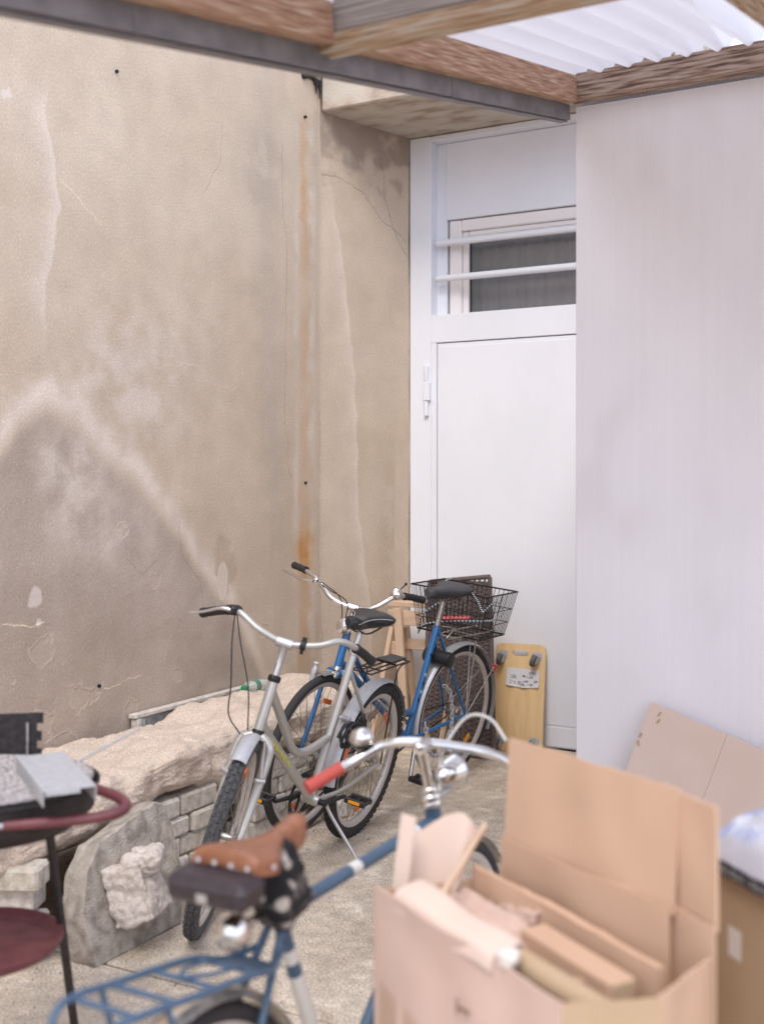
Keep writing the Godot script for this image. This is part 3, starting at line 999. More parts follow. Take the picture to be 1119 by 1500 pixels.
# ---------------------------------------------------------------- stones, blocks, leaning slab
# lump of stone: rounded box pushed about by noise
func rock(size: Vector3, sd: int, amp: float, res: int, roundness := 0.25, fine := 0.006) -> MB:
	var f1 := noise(1.0, sd, 3)
	var f2 := noise(9.0, sd + 1, 3)
	var keys := {}
	var vs := PackedVector3Array()
	var ts := PackedInt32Array()
	var h := size * 0.5
	var rad := minf(h.x, minf(h.y, h.z)) * roundness * 2.0
	for ax in 3:
		for sg in [-1.0, 1.0]:
			var ids := []
			for i in res + 1:
				for j in res + 1:
					var q := Vector3.ZERO
					q[ax] = sg
					q[(ax + 1) % 3] = -1.0 + 2.0 * i / res
					q[(ax + 2) % 3] = -1.0 + 2.0 * j / res
					var key := Vector3i((q * 4096.0).round())
					if not keys.has(key):
						var p := q * h
						var inner := p.clamp(-h + Vector3.ONE * rad, h - Vector3.ONE * rad)
						var d := p - inner
						var nn := d.normalized() if d.length() > 1e-6 else q.normalized()
						p = inner + nn * minf(rad, d.length())
						var k := f1.get_noise_3d(p.x * 2.4, p.y * 2.4, p.z * 2.4) * amp + f2.get_noise_3d(p.x, p.y, p.z) * fine * 2.0 + f2.get_noise_3d(p.x * 4.0, p.y * 4.0, p.z * 4.0) * fine
						keys[key] = vs.size()
						vs.append(p + nn * k)
					ids.append(keys[key])
			for i in res:
				for j in res:
					var a: int = ids[i * (res + 1) + j]
					var b: int = ids[(i + 1) * (res + 1) + j]
					var c: int = ids[(i + 1) * (res + 1) + j + 1]
					var e: int = ids[i * (res + 1) + j + 1]
					if sg > 0:
						ts.append_array([a, b, c, a, c, e])
					else:
						ts.append_array([a, c, b, a, e, c])
	var mb := MB.new()
	mb.surf(vs, ts, PackedVector2Array(), true)
	return mb

func build_rubble() -> void:
	# two granite slabs lying along the wall
	solo("granite_slab", rock(Vector3(0.6, 0.15, 1.2), 31, 0.05, 64, 0.3, 0.006), M.granite, Transform3D(Basis(Vector3.RIGHT, 0.05) * Basis(Vector3(0, 0, 1), 0.06) * Basis(Vector3.UP, 0.06), Vector3(0.36, 0.37, 2.42)), "long rough granite slab on blocks behind the barbecue", "slab")
	solo("granite_slab", rock(Vector3(0.54, 0.2, 1.4), 47, 0.06, 72, 0.34, 0.006), M.granite, Transform3D(Basis(Vector3.RIGHT, 0.03) * Basis(Vector3(0, 0, 1), 0.08) * Basis(Vector3.UP, -0.05), Vector3(0.37, 0.4, 1.2)), "thick humped granite slab under the plastic bottle", "slab")
	# loose light concrete blocks stacked under them
	var sizes := Vector3(0.115, 0.0775, 0.235)
	var meshes := []
	rng.seed = 12
	for k in 4:
		var mb := MB.new()
		mb.box(I, sizes * Vector3(1, 0.985 - 0.01 * k, 0.99 - 0.02 * (k % 2)), 0.006 + 0.002 * k)
		meshes.append(mb.mesh())
	var lay := func(p: Vector3, turn: float, label: String, grp: String, k: int):
		solo("concrete_block", meshes[k % 4], M.block if k % 3 else M.block_b, rot(Vector3.UP, turn + rng.randf_range(-0.025, 0.025), p), label, "block", grp)
	# stack behind the leaning slab
	for c in 4:
		for j in 3:
			var z := 1.83 + 0.238 * j + (0.06 if c % 2 else 0.0)
			lay.call(Vector3(0.575 + rng.randf_range(-0.008, 0.012), 0.0388 + 0.078 * c, z), 0.0, "pale concrete block beside the broken slab, %s course, %s from the slab" % [["bottom", "second", "third", "top"][c], ["third", "second", "first"][j]], "blocks behind the broken slab", c * 3 + j)
	# stack under the middle of the humped slab
	for c in 4:
		for j in 2:
			lay.call(Vector3(0.55 + rng.randf_range(-0.01, 0.01), 0.0388 + 0.078 * c, 1.2 + 0.238 * j - (0.05 if c % 2 else 0.0)), 0.0, "pale concrete block under the humped granite slab, %s course, %s the broken slab" % [["bottom", "second", "third", "top"][c], ["further from", "nearer to"][j]], "blocks under the humped slab", c * 2 + j + 1)
	for c in 4:
		lay.call(Vector3(0.42, 0.0388 + 0.078 * c, 0.62), 0.3, "pale concrete block under the humped slab's door end, %s course" % ["bottom", "second", "third", "top"][c], "blocks at the slab's far end", c)
	# short stack near the barbecue, its ends to the yard
	for c in 4:
		for j in 2:
			var dx := 0.06 if c % 2 else 0.0
			var q := Basis(Vector3.UP, -0.5) * Vector3(0.0, 0.0, -0.238 * j + dx)
			lay.call(Vector3(0.62, 0.0388 + 0.078 * c, 2.86) + Vector3(q.z * 0.9 - 0.02, 0, -q.x), PI / 2 + 0.42, "pale concrete block by the barbecue legs, %s course, %s the wall" % [["bottom", "second", "third", "top"][c], ["away from", "towards"][j]], "blocks by the barbecue", c * 2 + j)
	for c in 2:
		lay.call(Vector3(0.3, 0.0388 + 0.078 * c, 2.9), 0.2, "pale concrete block at the wall behind the barbecue, %s one" % ["lower", "upper"][c], "blocks at the wall behind the barbecue", c)
	# one loose block on the ground behind the wheels
	solo("concrete_block", meshes[2], M.block, rot(Vector3.UP, 0.8, Vector3(0.66, 0.0388, 0.98)), "single pale concrete block lying on the floor between the parked bicycles", "block")
	# broken slab leaning on the stack
	var lean := Basis(Vector3(0, 0, 1), 0.27)
	var st := Transform3D(lean, Vector3(0.925, 0, 2.5))
	var s := thing("broken_slab", st, "broken grey concrete slab leaning on the stone, mortar lump on its face", "slab")
	var poly := [[0.31, 0.0], [0.33, 0.17], [0.27, 0.29], [0.17, 0.365], [-0.02, 0.4], [-0.18, 0.43], [-0.225, 0.41], [-0.255, 0.33], [-0.26, 0.14], [-0.18, 0.004]]
	var rows := []
	var dense := []
	rng.seed = 3
	for i in poly.size():
		for k in 5:
			var f := k / 5.0
			var a: Array = poly[i]
			var b: Array = poly[(i + 1) % poly.size()]
			dense.append(Vector2(lerpf(a[0], b[0], f) * 0.84 + 0.03, lerpf(a[1], b[1], f) * 0.98))
	for layer in [[0.0, 0.0], [0.0, 0.5], [0.0, 0.975], [-0.001, 0.985], [-0.005, 1.0], [-0.03, 1.005], [-0.06, 1.0], [-0.095, 0.995], [-0.1, 0.97], [-0.1, 0.0]]:
		var row := PackedVector3Array()
		var i := 0
		for p in dense:
			var c := Vector2(0.03, 0.2)
			var w := nz.get_noise_2d(p.x * 900.0, p.y * 900.0 + layer[0] * 2000.0) * 0.007
			var q: Vector2 = c + (p - c) * (layer[1] + (w / 0.3 if layer[1] > 0.5 else 0.0))
			row.append(Vector3(layer[0], maxf(q.y, 0.0), q.x))
			i += 1
		rows.append(row)
	var mb := MB.new()
	mb.grid(rows, true, false, true)
	part(s, "slab_body", mb, M.concrete)
	# shallow shuttering ridges
	for z in [-0.16, -0.05]:
		mb = MB.new()
		var pts := []
		for k in 14:
			pts.append(Vector3(0.001 + 0.0015 * sin(k * 2.1), 0.19 + 0.012 * k, z + 0.002 * sin(k * 1.3)))
		mb.tube(pts, 0.004, 6)
		part(s, "ridge", mb, M.concrete)
	var lump := rock(Vector3(0.14, 0.19, 0.17), 77, 0.03, 40, 0.08, 0.006)
	part(s, "mortar_lump", lump, M.mortar, rot(Vector3(0.2, 1, 0.1), 0.3, Vector3(0.05, 0.185, 0.1)))
	lump = rock(Vector3(0.1, 0.075, 0.15), 79, 0.04, 28, 0.22, 0.009)
	part(s, "mortar_lump", lump, M.mortar, rot(Vector3(0.2, 1, 0.1), 0.5, Vector3(0.09, 0.255, 0.075)))
	# grey stone frame leaning on the wall behind the slabs
	var fr := thing("stone_frame", Transform3D(Basis(Vector3(0, 0, 1), 0.06), Vector3(0.075, 0.0, 0.98)), "long grey stone frame standing against the wall behind the granite slabs", "frame")
	var bx := func(called, z0, z1, y0, y1, x0, x1, m):
		var q := MB.new()
		q.box(at(Vector3((x0 + x1) / 2, (y0 + y1) / 2, (z0 + z1) / 2)), Vector3(x1 - x0, y1 - y0, z1 - z0), 0.004)
		return part(fr, called, q, m)
	bx.call("panel", -0.6, 0.55, 0.0, 0.475, -0.03, -0.012, M.grey_stone)
	bx.call("top_rail", -0.66, 0.62, 0.476, 0.497, -0.04, 0.006, M.block)
	bx.call("side_rail", 0.551, 0.575, 0.0, 0.475, -0.035, 0.0, M.grey_stone)
	bx.call("side_rail", 0.58, 0.61, 0.0, 0.475, -0.035, 0.006, M.block)
	# plastic bottle lying on its side
	var bt := thing("plastic_bottle", Transform3D(Basis(Vector3(0.25, 0.1, 0.96).normalized().cross(Vector3.UP).normalized(), Vector3(0.25, 0.1, 0.96).normalized(), Vector3.UP).orthonormalized(), Vector3(0.15, 0.515, 0.86)), "clear plastic bottle with green cap lying against the wall", "bottle")
	mb = MB.new()
	mb.lathe([Vector2(0.0, -0.14), Vector2(0.026, -0.14), Vector2(0.032, -0.132), Vector2(0.032, -0.06), Vector2(0.03, -0.05), Vector2(0.032, -0.04), Vector2(0.032, 0.04), Vector2(0.029, 0.07), Vector2(0.02, 0.095), Vector2(0.013, 0.108), Vector2(0.0125, 0.118)], I, 24, false)
	part(bt, "body", mb, M.bottle)
	mb = MB.new()
	mb.lathe([Vector2(0.0, 0.134), Vector2(0.013, 0.134), Vector2(0.0145, 0.131), Vector2(0.0145, 0.112), Vector2(0.0, 0.112)], I, 20)
	part(bt, "cap", mb, M.green_cap)
	mb = MB.new()
	mb.lathe([Vector2(0.0326, -0.035), Vector2(0.0326, 0.03)], I, 24, false)
	var lab := rough_mat([Color(0.05, 0.3, 0.26), Color(0.1, 0.42, 0.36), Color(0.85, 0.87, 0.84)], Vector3.ONE * 0.05, 0.02, 61, 0.5)
	part(bt, "wrapper", mb, lab)
# ---------------------------------------------------------------- bicycles: own axes x forward, y up, z to the rider's right; base at the rear tyre's foot
func knobs(mb: MB, R: float, tr: float) -> void:
	for k in 64:
		var g := TAU * k / 64.0
		for q in [[-0.6, 0.0], [0.0, 0.5], [0.6, 0.0]]:
			var a: float = g + q[1] * TAU / 64.0
			var off: float = q[0] * tr
			var r := R - tr + sqrt(maxf(0.0, tr * tr - off * off)) + 0.0005
			var b := Basis(Vector3(0, 0, 1), a) * Basis(Vector3(0, 1, 0), -q[0] * 0.9)
			mb.box(Transform3D(b, Vector3(cos(a) * r, sin(a) * r, off)), Vector3(0.007, 0.018, 0.011), 0.0)

func wheel(parent: Node3D, called: String, c: Vector3, R: float, tr: float, knobby: bool, tm: Material, rimm: Material, t := I) -> MeshInstance3D:
	var rim := MB.new()
	var rr := R - 2.0 * tr
	var hw := tr * 0.62
	rim.ring([Vector2(rr + 0.012, -hw), Vector2(rr + 0.013, -hw * 0.8), Vector2(rr - 0.001, -hw * 0.7), Vector2(rr - 0.001, hw * 0.7), Vector2(rr + 0.013, hw * 0.8), Vector2(rr + 0.012, hw), Vector2(rr - 0.008, hw * 0.95), Vector2(rr - 0.018, hw * 0.35), Vector2(rr - 0.018, -hw * 0.35), Vector2(rr - 0.008, -hw * 0.95)], I, 72)
	var w := part(parent, called, rim, rimm, t * at(c))
	var ty := MB.new()
	var prof := []
	for k in 14:
		var g := TAU * k / 14.0
		prof.append(Vector2(R - tr - 0.001 + tr * cos(g), tr * sin(g)))
	ty.ring(prof, I, 80)
	if knobby:
		knobs(ty, R, tr)
	part(w, "tyre", ty, tm)
	var hub := MB.new()
	hub.lathe([Vector2(0.0, -0.055), Vector2(0.005, -0.055), Vector2(0.005, -0.04), Vector2(0.021, -0.036), Vector2(0.021, -0.032), Vector2(0.012, -0.027), Vector2(0.012, 0.027), Vector2(0.021, 0.032), Vector2(0.021, 0.036), Vector2(0.005, 0.04), Vector2(0.005, 0.055), Vector2(0.0, 0.055)], Transform3D(Basis(Vector3.RIGHT, PI / 2), Vector3.ZERO), 16)
	part(w, "hub", hub, M.chrome_dull)
	var kinds := []
	for side in [-1.0, 1.0]:
		for way in [-1.0, 1.0]:
			var g: float = way * 1.25
			kinds.append(bar_mesh(Vector3(0.019 * cos(g), 0.019 * sin(g), side * 0.034), Vector3(rr - 0.006, 0, side * 0.002), 0.0013, 5).mesh())
	for k in 36:
		part(w, "spoke", kinds[k % 4], M.steel_spoke, rot(Vector3(0, 0, 1), TAU * k / 36.0))
	return w

func wheel_reflector(w: Node3D, R: float, g: float, m: Material) -> void:
	var mb := MB.new()
	mb.box(I, Vector3(0.022, 0.07, 0.012), 0.005)
	part(w, "spoke_reflector", mb, m, Transform3D(Basis(Vector3(0, 0, 1), g), Vector3(cos(g), sin(g), 0) * (R * 0.66)))

func fender_mesh(R: float, hw: float, a0: float, a1: float) -> MB:
	var mb := MB.new()
	var prof := []
	for k in 7:
		var q := -1.0 + k / 3.0
		prof.append(Vector2(R - 0.35 * hw * q * q, hw * q))
	for k in 7:
		var q := 1.0 - k / 3.0
		prof.append(Vector2(R - 0.0025 - 0.35 * hw * q * q, (hw - 0.001) * q))
	mb.arc(prof, I, a0, a1, 40)
	return mb

func grip(parent: Node3D, pts: Array, m: Material, r := 0.0155, t := I, called := "grip") -> MeshInstance3D:
	var mb := MB.new()
	var p := smooth(pts, 6)
	var rs := []
	for i in p.size():
		rs.append(r * (1.12 if i < 2 or i > p.size() - 3 else 1.0 + 0.03 * (i % 2)))
	mb.tube(p, rs, 14)
	return part(parent, called, mb, m, t)

func pedal(parent: Node3D, p: Vector3, side: float, m: Material, refl: Material) -> void:
	var mb := MB.new()
	var c := p + Vector3(0, 0, side * 0.055)
	for x in [-0.032, 0.032]:
		mb.box(at(c + Vector3(x, 0, 0)), Vector3(0.014, 0.024, 0.092), 0.004)
	for z in [-0.04, 0.0, 0.04]:
		mb.box(at(c + Vector3(0, 0, z)), Vector3(0.05, 0.012, 0.012), 0.002)
	var o := part(parent, "pedal", mb, m)
	if refl:
		for x in [-0.0405, 0.0405]:
			var q := MB.new()
			q.box(at(c + Vector3(x, 0, 0)), Vector3(0.004, 0.012, 0.05), 0.001)
			part(o, "pedal_reflector", q, refl)

# padded saddle: x forward, nose at +x
func saddle_mesh(length: float, width: float, nose: float, deep: float) -> MB:
	var mb := MB.new()
	var rows := []
	var n := 18
	for i in n + 1:
		var f := float(i) / n                    # 0 rear, 1 nose
		var x := length * (f - 0.4)
		var hw: float = lerpf(width, nose, smoothstep(0.12, 0.62, f)) * sqrt(clampf(1.0 - pow(maxf(0.0, (f - 0.86) / 0.14), 2.0), 0.03, 1.0)) * sqrt(clampf(1.0 - pow(maxf(0.0, (0.14 - f) / 0.14), 2.0), 0.05, 1.0))
		var top := 0.012 * pow(1.0 - f, 2.0) * 2.2 + 0.008 * smoothstep(0.6, 1.0, f) - 0.012 * pow(maxf(0, (f - 0.9) / 0.1), 2.0) - 0.008 * pow(maxf(0, (0.12 - f) / 0.12), 2.0)
		var row := PackedVector3Array()
		for k in 16:
			var g := TAU * k / 16.0
			var cy := sin(g)
			var cz := cos(g)
			var y := (cy * deep * 0.42 if cy > 0 else cy * deep * (0.75 if f < 0.85 else 0.5))
			row.append(Vector3(x, top + y, hw * signf(cz) * pow(absf(cz), 0.65)))
		rows.append(row)
	mb.grid(rows, true, false, true)
	mb.face(Array(rows[0]), Vector3(-1, 0, 0))
	mb.face(Array(rows[n]), Vector3(1, 0, 0))
	return mb

func bike(called: String, foot: Vector2, ang: float, lean: float, label: String) -> Node3D:
	return thing(called, Transform3D(Basis(Vector3.UP, deg_to_rad(ang)) * Basis(Vector3.RIGHT, -deg_to_rad(lean)), Vector3(foot.x, 0.0, foot.y)), label, "bicycle")

func steer_about(p: Vector3, d: Vector3, deg: float) -> Transform3D:
	var b := Basis(d.normalized(), deg_to_rad(deg))
	return Transform3D(b, p - b * p)

func tubes(parts: Array, seg := 14) -> MB:
	var mb := MB.new()
	for q in parts:
		mb.tube(q[0], q[1], seg)
	return mb

func v2(x: float, y: float, z := 0.0) -> Vector3:
	return Vector3(x, y, z)

func silver_bike() -> void:
	var b := bike("silver_bicycle", Vector2(0.915, 1.219), -85.2, 11.0, "silver step-through bicycle with knobbly tyres and black gel saddle on its kickstand")
	var R := 0.335
	var wb := 1.165
	var hb := v2(1.0, 0.665)
	var ht := v2(0.952, 0.835)
	var ax := (ht - hb).normalized()
	var bb := v2(0.475, 0.28)
	var S := steer_about(hb, ax, 20.0)
	var seat_top := v2(0.31, 0.85)
	var st_low := bb
	var tt := v2(0.415, 0.515)
	var fm := tubes([[[hb - ax * 0.01, ht], 0.0185], [[bb, seat_top], 0.0165],
		[[hb + ax * 0.03, hb + ax * 0.02 + v2(-0.02, -0.02), bb], 0.0185],
		[smooth([ht - ax * 0.035, v2(0.83, 0.66), v2(0.725, 0.545), v2(0.64, 0.502), v2(0.54, 0.5), tt], 6), 0.0165]])
	for z in [-1.0, 1.0]:
		fm.tube(smooth([v2(0.335, 0.77, z * 0.012), v2(0.22, 0.6, z * 0.045), v2(0.0, R + 0.005, z * 0.066)], 5), 0.0085, 10)
		fm.tube(smooth([bb + v2(-0.02, 0.0, z * 0.02), v2(0.3, 0.29, z * 0.05), v2(0.0, R, z * 0.066)], 5), 0.0095, 10)
	fm.lathe([Vector2(0.0, -0.036), Vector2(0.021, -0.036), Vector2(0.021, 0.036), Vector2(0.0, 0.036)], Transform3D(Basis(Vector3.RIGHT, PI / 2), bb), 16)
	var fr := part(b, "frame", fm, M.silver_paint)
	for q in [hb - ax * 0.012, ht + ax * 0.004]:
		var mb := MB.new()
		mb.lathe([Vector2(0.019, -0.012), Vector2(0.023, -0.008), Vector2(0.023, 0.006), Vector2(0.018, 0.012)], along(q, ax), 18)
		part(b, "headset_ring", mb, M.black_metal)
	# yellow lettering blocks on the down tube
	rng.seed = 9
	for k in 8:
		var p := hb.lerp(bb, 0.14 + 0.045 * k) + v2(-0.005, 0.0, -0.0175)
		var d := (bb - hb).normalized()
		var mb := MB.new()
		mb.box(Transform3D(Basis(d, d.cross(v2(0, 0, 1)), v2(0, 0, 1)), p), Vector3(0.015, 0.01 + 0.004 * (k % 3), 0.004), 0.0)
		part(fr, "decal", mb, M.yellow_print)
	# fork
	var fk := MB.new()
	for z in [-1.0, 1.0]:
		fk.tube(smooth([hb - ax * 0.02 + v2(0, 0, z * 0.015), hb - ax * 0.045 + v2(0.005, 0, z * 0.05), hb - ax * 0.1 + v2(0.008, 0, z * 0.058), v2(1.105, 0.43, z * 0.055), v2(wb, R, z * 0.052)], 5), [0.017, 0.0175, 0.018, 0.0185, 0.019, 0.019, 0.019, 0.019, 0.0185, 0.018, 0.0175, 0.017, 0.0165, 0.016, 0.0155, 0.015, 0.0145, 0.014, 0.0135, 0.013, 0.012], 12)
	fk.tube([hb - ax * 0.03, hb - ax * 0.01], 0.021, 14)
	part(b, "fork", fk, M.silver_paint, S)
	var fw := wheel(b, "front_wheel", v2(wb, R), R, 0.025, true, M.tyre_dusty, M.alu_rim, S)
	wheel_reflector(fw, R, 2.2, M.orange)
	var ff := fender_mesh(R + 0.016, 0.026, 1.15, 1.95)
	part(b, "front_fender", ff, M.galv, S * at(v2(wb, R)))
	# brake at the fork: arms and cable noodle
	var br := MB.new()
	for z in [-1.0, 1.0]:
		br.tube([v2(1.09, 0.52, z * 0.064), v2(1.075, 0.57, z * 0.052), v2(1.065, 0.655, z * 0.036)], 0.007, 8)
		br.tube([v2(1.095, 0.53, z * 0.075), v2(1.115, 0.53, z * 0.045)], 0.009, 10)
	br.tube([v2(1.065, 0.655, -0.036), v2(1.07, 0.662, 0.0), v2(1.065, 0.655, 0.036)], 0.006, 6)
	part(b, "front_brake", br, M.alu, S)
	# stem and bar
	var clamp := v2(0.93, 0.965)
	var sm := tubes([[[ht, ht + ax * 0.06], 0.0125], [[ht + ax * 0.055, v2(0.922, 0.935), clamp], [0.0125, 0.014, 0.019]]])
	sm.tube([clamp + v2(0, 0, -0.028), clamp + v2(0, 0, 0.028)], 0.018, 14)
	part(b, "stem", sm, M.alu, S)
	var bar := smooth([v2(0.79, 0.955, 0.33), v2(0.855, 1.005, 0.24), v2(0.9, 1.018, 0.185), v2(0.925, 0.99, 0.11), v2(0.93, 0.972, 0.045), clamp, v2(0.93, 0.972, -0.05), v2(0.922, 0.99, -0.12), v2(0.895, 1.018, -0.185), v2(0.84, 0.995, -0.245), v2(0.765, 0.95, -0.3)], 6)
	part(b, "handlebar", tubes([[bar, 0.0115]]), M.silver_paint, S)
	grip(b, [v2(0.868, 1.01, 0.225), v2(0.83, 0.985, 0.275), v2(0.785, 0.95, 0.336)], M.black_rubber, 0.0165, S)
	grip(b, [v2(0.845, 0.997, -0.24), v2(0.81, 0.978, -0.268), v2(0.762, 0.948, -0.303)], M.black_rubber, 0.0165, S)
	var lv := MB.new()
	lv.tube(smooth([v2(0.905, 1.02, 0.215), v2(0.905, 1.015, 0.255), v2(0.88, 0.98, 0.315), v2(0.855, 0.955, 0.365)], 4), [0.012, 0.011, 0.01, 0.009, 0.008, 0.007, 0.007, 0.006, 0.006, 0.006, 0.006, 0.006, 0.007], 8, false, 0.8)
	part(b, "brake_lever", lv, M.alu, S)
	lv = MB.new()
	lv.box(rot(v2(0, 1, 0), 0.8, v2(0.893, 1.02, 0.205)), Vector3(0.035, 0.034, 0.05), 0.008)
	part(b, "lever_clamp", lv, M.black_plastic, S)
	lv = MB.new()
	lv.ring([Vector2(0.0115, -0.01), Vector2(0.017, -0.01), Vector2(0.017, 0.01), Vector2(0.0115, 0.01)], at(v2(0.929, 0.976, -0.065)), 16)
	lv.box(at(v2(0.929, 0.997, -0.065)), Vector3(0.012, 0.016, 0.016), 0.002)
	lv.box(at(v2(0.929, 0.953, -0.065)), Vector3(0.012, 0.018, 0.012), 0.002)
	part(b, "lamp_bracket", lv, M.black_plastic, S)
	for q in [[v2(0.905, 1.01, 0.2), v2(0.99, 0.93, 0.17), v2(1.03, 0.8, 0.13), v2(1.04, 0.7, 0.11), v2(1.07, 0.655, 0.05)], [v2(0.905, 1.005, 0.19), v2(0.98, 0.93, 0.14), v2(1.02, 0.8, 0.07), v2(1.0, 0.62, 0.03)]]:
		part(b, "cable", tubes([[smooth(q, 6), 0.0026]], 6), M.black_rubber, S)
	# rear
	var rw := wheel(b, "rear_wheel", v2(0, R), R, 0.026, true, M.tyre, M.alu_rim)
	for g in [2.4, 0.35, -1.7]:
		wheel_reflector(rw, R, g, M.orange)
	part(b, "rear_fender", fender_mesh(R + 0.018, 0.032, -0.1, 2.75), M.galv, at(v2(0, R)))
	var fs := MB.new()
	fs.box(at(v2(0.285, 0.57)), Vector3(0.03, 0.012, 0.05), 0.003)
	part(b, "fender_bridge", fs, M.galv)
	# saddle
	var po := tubes([[[seat_top, v2(0.285, 0.935)], 0.0135]])
	part(b, "seat_post", po, M.alu)
	var col := MB.new()
	col.lathe([Vector2(0.016, -0.018), Vector2(0.0205, -0.014), Vector2(0.0205, 0.012), Vector2(0.015, 0.016)], along(seat_top, seat_top - bb), 16)
	part(b, "seat_clamp", col, M.alu)
	var sd := part(b, "saddle", saddle_mesh(0.27, 0.098, 0.034, 0.046), M.black_vinyl, Transform3D(Basis(v2(0, 0, 1), 0.06), v2(0.245, 0.968)))
	for z in [-1.0, 1.0]:
		part(sd, "piping", tubes([[smooth([v2(0.14, 0.0, z * 0.033), v2(0.06, 0.012, z * 0.036), v2(0.0, 0.02, z * 0.055), v2(-0.05, 0.022, z * 0.09), v2(-0.1, 0.006, z * 0.085)], 4), 0.0014]], 5), M.white_piping)
		part(sd, "rail", tubes([[smooth([v2(0.11, -0.02, z * 0.015), v2(0.04, -0.045, z * 0.02), v2(-0.03, -0.045, z * 0.022), v2(-0.08, -0.02, z * 0.04)], 4), 0.0035]], 6), M.black_metal)
	# rack with spring clip
	var rk := MB.new()
	var top := R + 0.385
	for z in [-0.045, -0.015, 0.015, 0.045]:
		rk.tube([v2(0.2, top + 0.03, z), v2(0.0, top + 0.03, z), v2(-0.19, top + 0.03, z)], 0.0035, 6)
	for x in [0.2, 0.1, -0.06, -0.19]:
		rk.tube([v2(x, top + 0.03, -0.05), v2(x, top + 0.03, 0.05)], 0.0035, 6)
	for z in [-1.0, 1.0]:
		rk.tube(smooth([v2(-0.19, top + 0.03, z * 0.05), v2(-0.05, top + 0.025, z * 0.062), v2(-0.01, top - 0.05, z * 0.07), v2(0.0, R, z * 0.074)], 5), 0.0035, 6)
		rk.tube(smooth([v2(0.2, top + 0.03, z * 0.05), v2(0.27, top + 0.05, z * 0.04), v2(0.305, 0.81, z * 0.02)], 4), 0.0035, 6)
	rk.box(at(v2(-0.1, top + 0.042, 0.0)), Vector3(0.15, 0.01, 0.075), 0.003)
	part(b, "rack", rk, M.black_metal)
	# crank, pedals, chain cover, kickstand
	var cr := MB.new()
	var cd := v2(-0.93, -0.05).normalized()
	cr.tube([bb + v2(0, 0, -0.055), bb + cd * 0.165 + v2(0, 0, -0.07)], [0.014, 0.01], 10, false, 0.6)
	cr.tube([bb + v2(0, 0, 0.055), bb - cd * 0.165 + v2(0, 0, 0.07)], [0.014, 0.01], 10, false, 0.6)
	cr.tube([bb + v2(0, 0, -0.07), bb + v2(0, 0, 0.07)], 0.012, 10)
	part(b, "crank", cr, M.black_metal)
	pedal(b, bb + cd * 0.165 + v2(0, 0, -0.075), -1.0, M.black_plastic, M.amber)
	pedal(b, bb - cd * 0.165 + v2(0, 0, 0.075), 1.0, M.black_plastic, M.amber)
	var cw := MB.new()
	cw.ring([Vector2(0.07, -0.002), Vector2(0.09, -0.002), Vector2(0.09, 0.002), Vector2(0.07, 0.002)], at(bb + v2(0, 0, 0.048)), 40)
	for k in 5:
		var g := TAU * k / 5.0
		cw.tube([bb + v2(0, 0, 0.048), bb + v2(cos(g) * 0.075, sin(g) * 0.075, 0.048)], 0.006, 6)
	part(b, "chainring", cw, M.black_metal)
	var ch := MB.new()
	ch.tube([bb + v2(0, 0.088, 0.048), v2(0.0, R + 0.03, 0.04)], 0.004, 5)
	ch.tube([bb + v2(0, -0.088, 0.048), v2(0.0, R - 0.03, 0.04)], 0.004, 5)
	part(b, "chain", ch, M.black_metal)
	var cg := MB.new()
	cg.ring([Vector2(0.025, -0.008), Vector2(0.052, -0.008), Vector2(0.03, 0.008), Vector2(0.025, 0.008)], at(v2(0, R, 0.036)), 30)
	part(rw, "cassette", cg, M.chrome_dull, at(v2(0, -R)))
	var ks := MB.new()
	# foot of the stand reaches the floor on the low side
	ks.tube(smooth([bb + v2(-0.07, -0.01, -0.03), bb + v2(-0.085, -0.07, -0.06), v2(0.36, 0.06, -0.19), v2(0.345, -0.038, -0.242)], 5), 0.007, 8)
	part(b, "kickstand", ks, M.alu)
	# lock cable coiled on the seat tube
	var co := MB.new()
	var pts := []
	for k in 60:
		var g := k * 0.42
		pts.append(v2(0.37 + 0.055 * cos(g) - 0.0008 * k, 0.53 + 0.045 * sin(g) + 0.012 * sin(k * 0.2), -0.045 - 0.02 * sin(g * 0.5) - 0.0004 * k))
	co.tube(pts, 0.006, 8)
	var lk := solo("cable_lock", co, M.black_rubber, b.transform, "black coiled cable lock hanging on the silver bicycle's seat tube", "lock")
	# bottle-shaped pump dynamo behind the tube
	var dy := MB.new()
	dy.lathe([Vector2(0, -0.03), Vector2(0.016, -0.028), Vector2(0.018, 0.02), Vector2(0.011, 0.03), Vector2(0.011, 0.045), Vector2(0, 0.046)], along(v2(0.235, 0.55, -0.06), v2(0.3, 1, 0)), 14)
	part(b, "dynamo", dy, M.black_plastic)

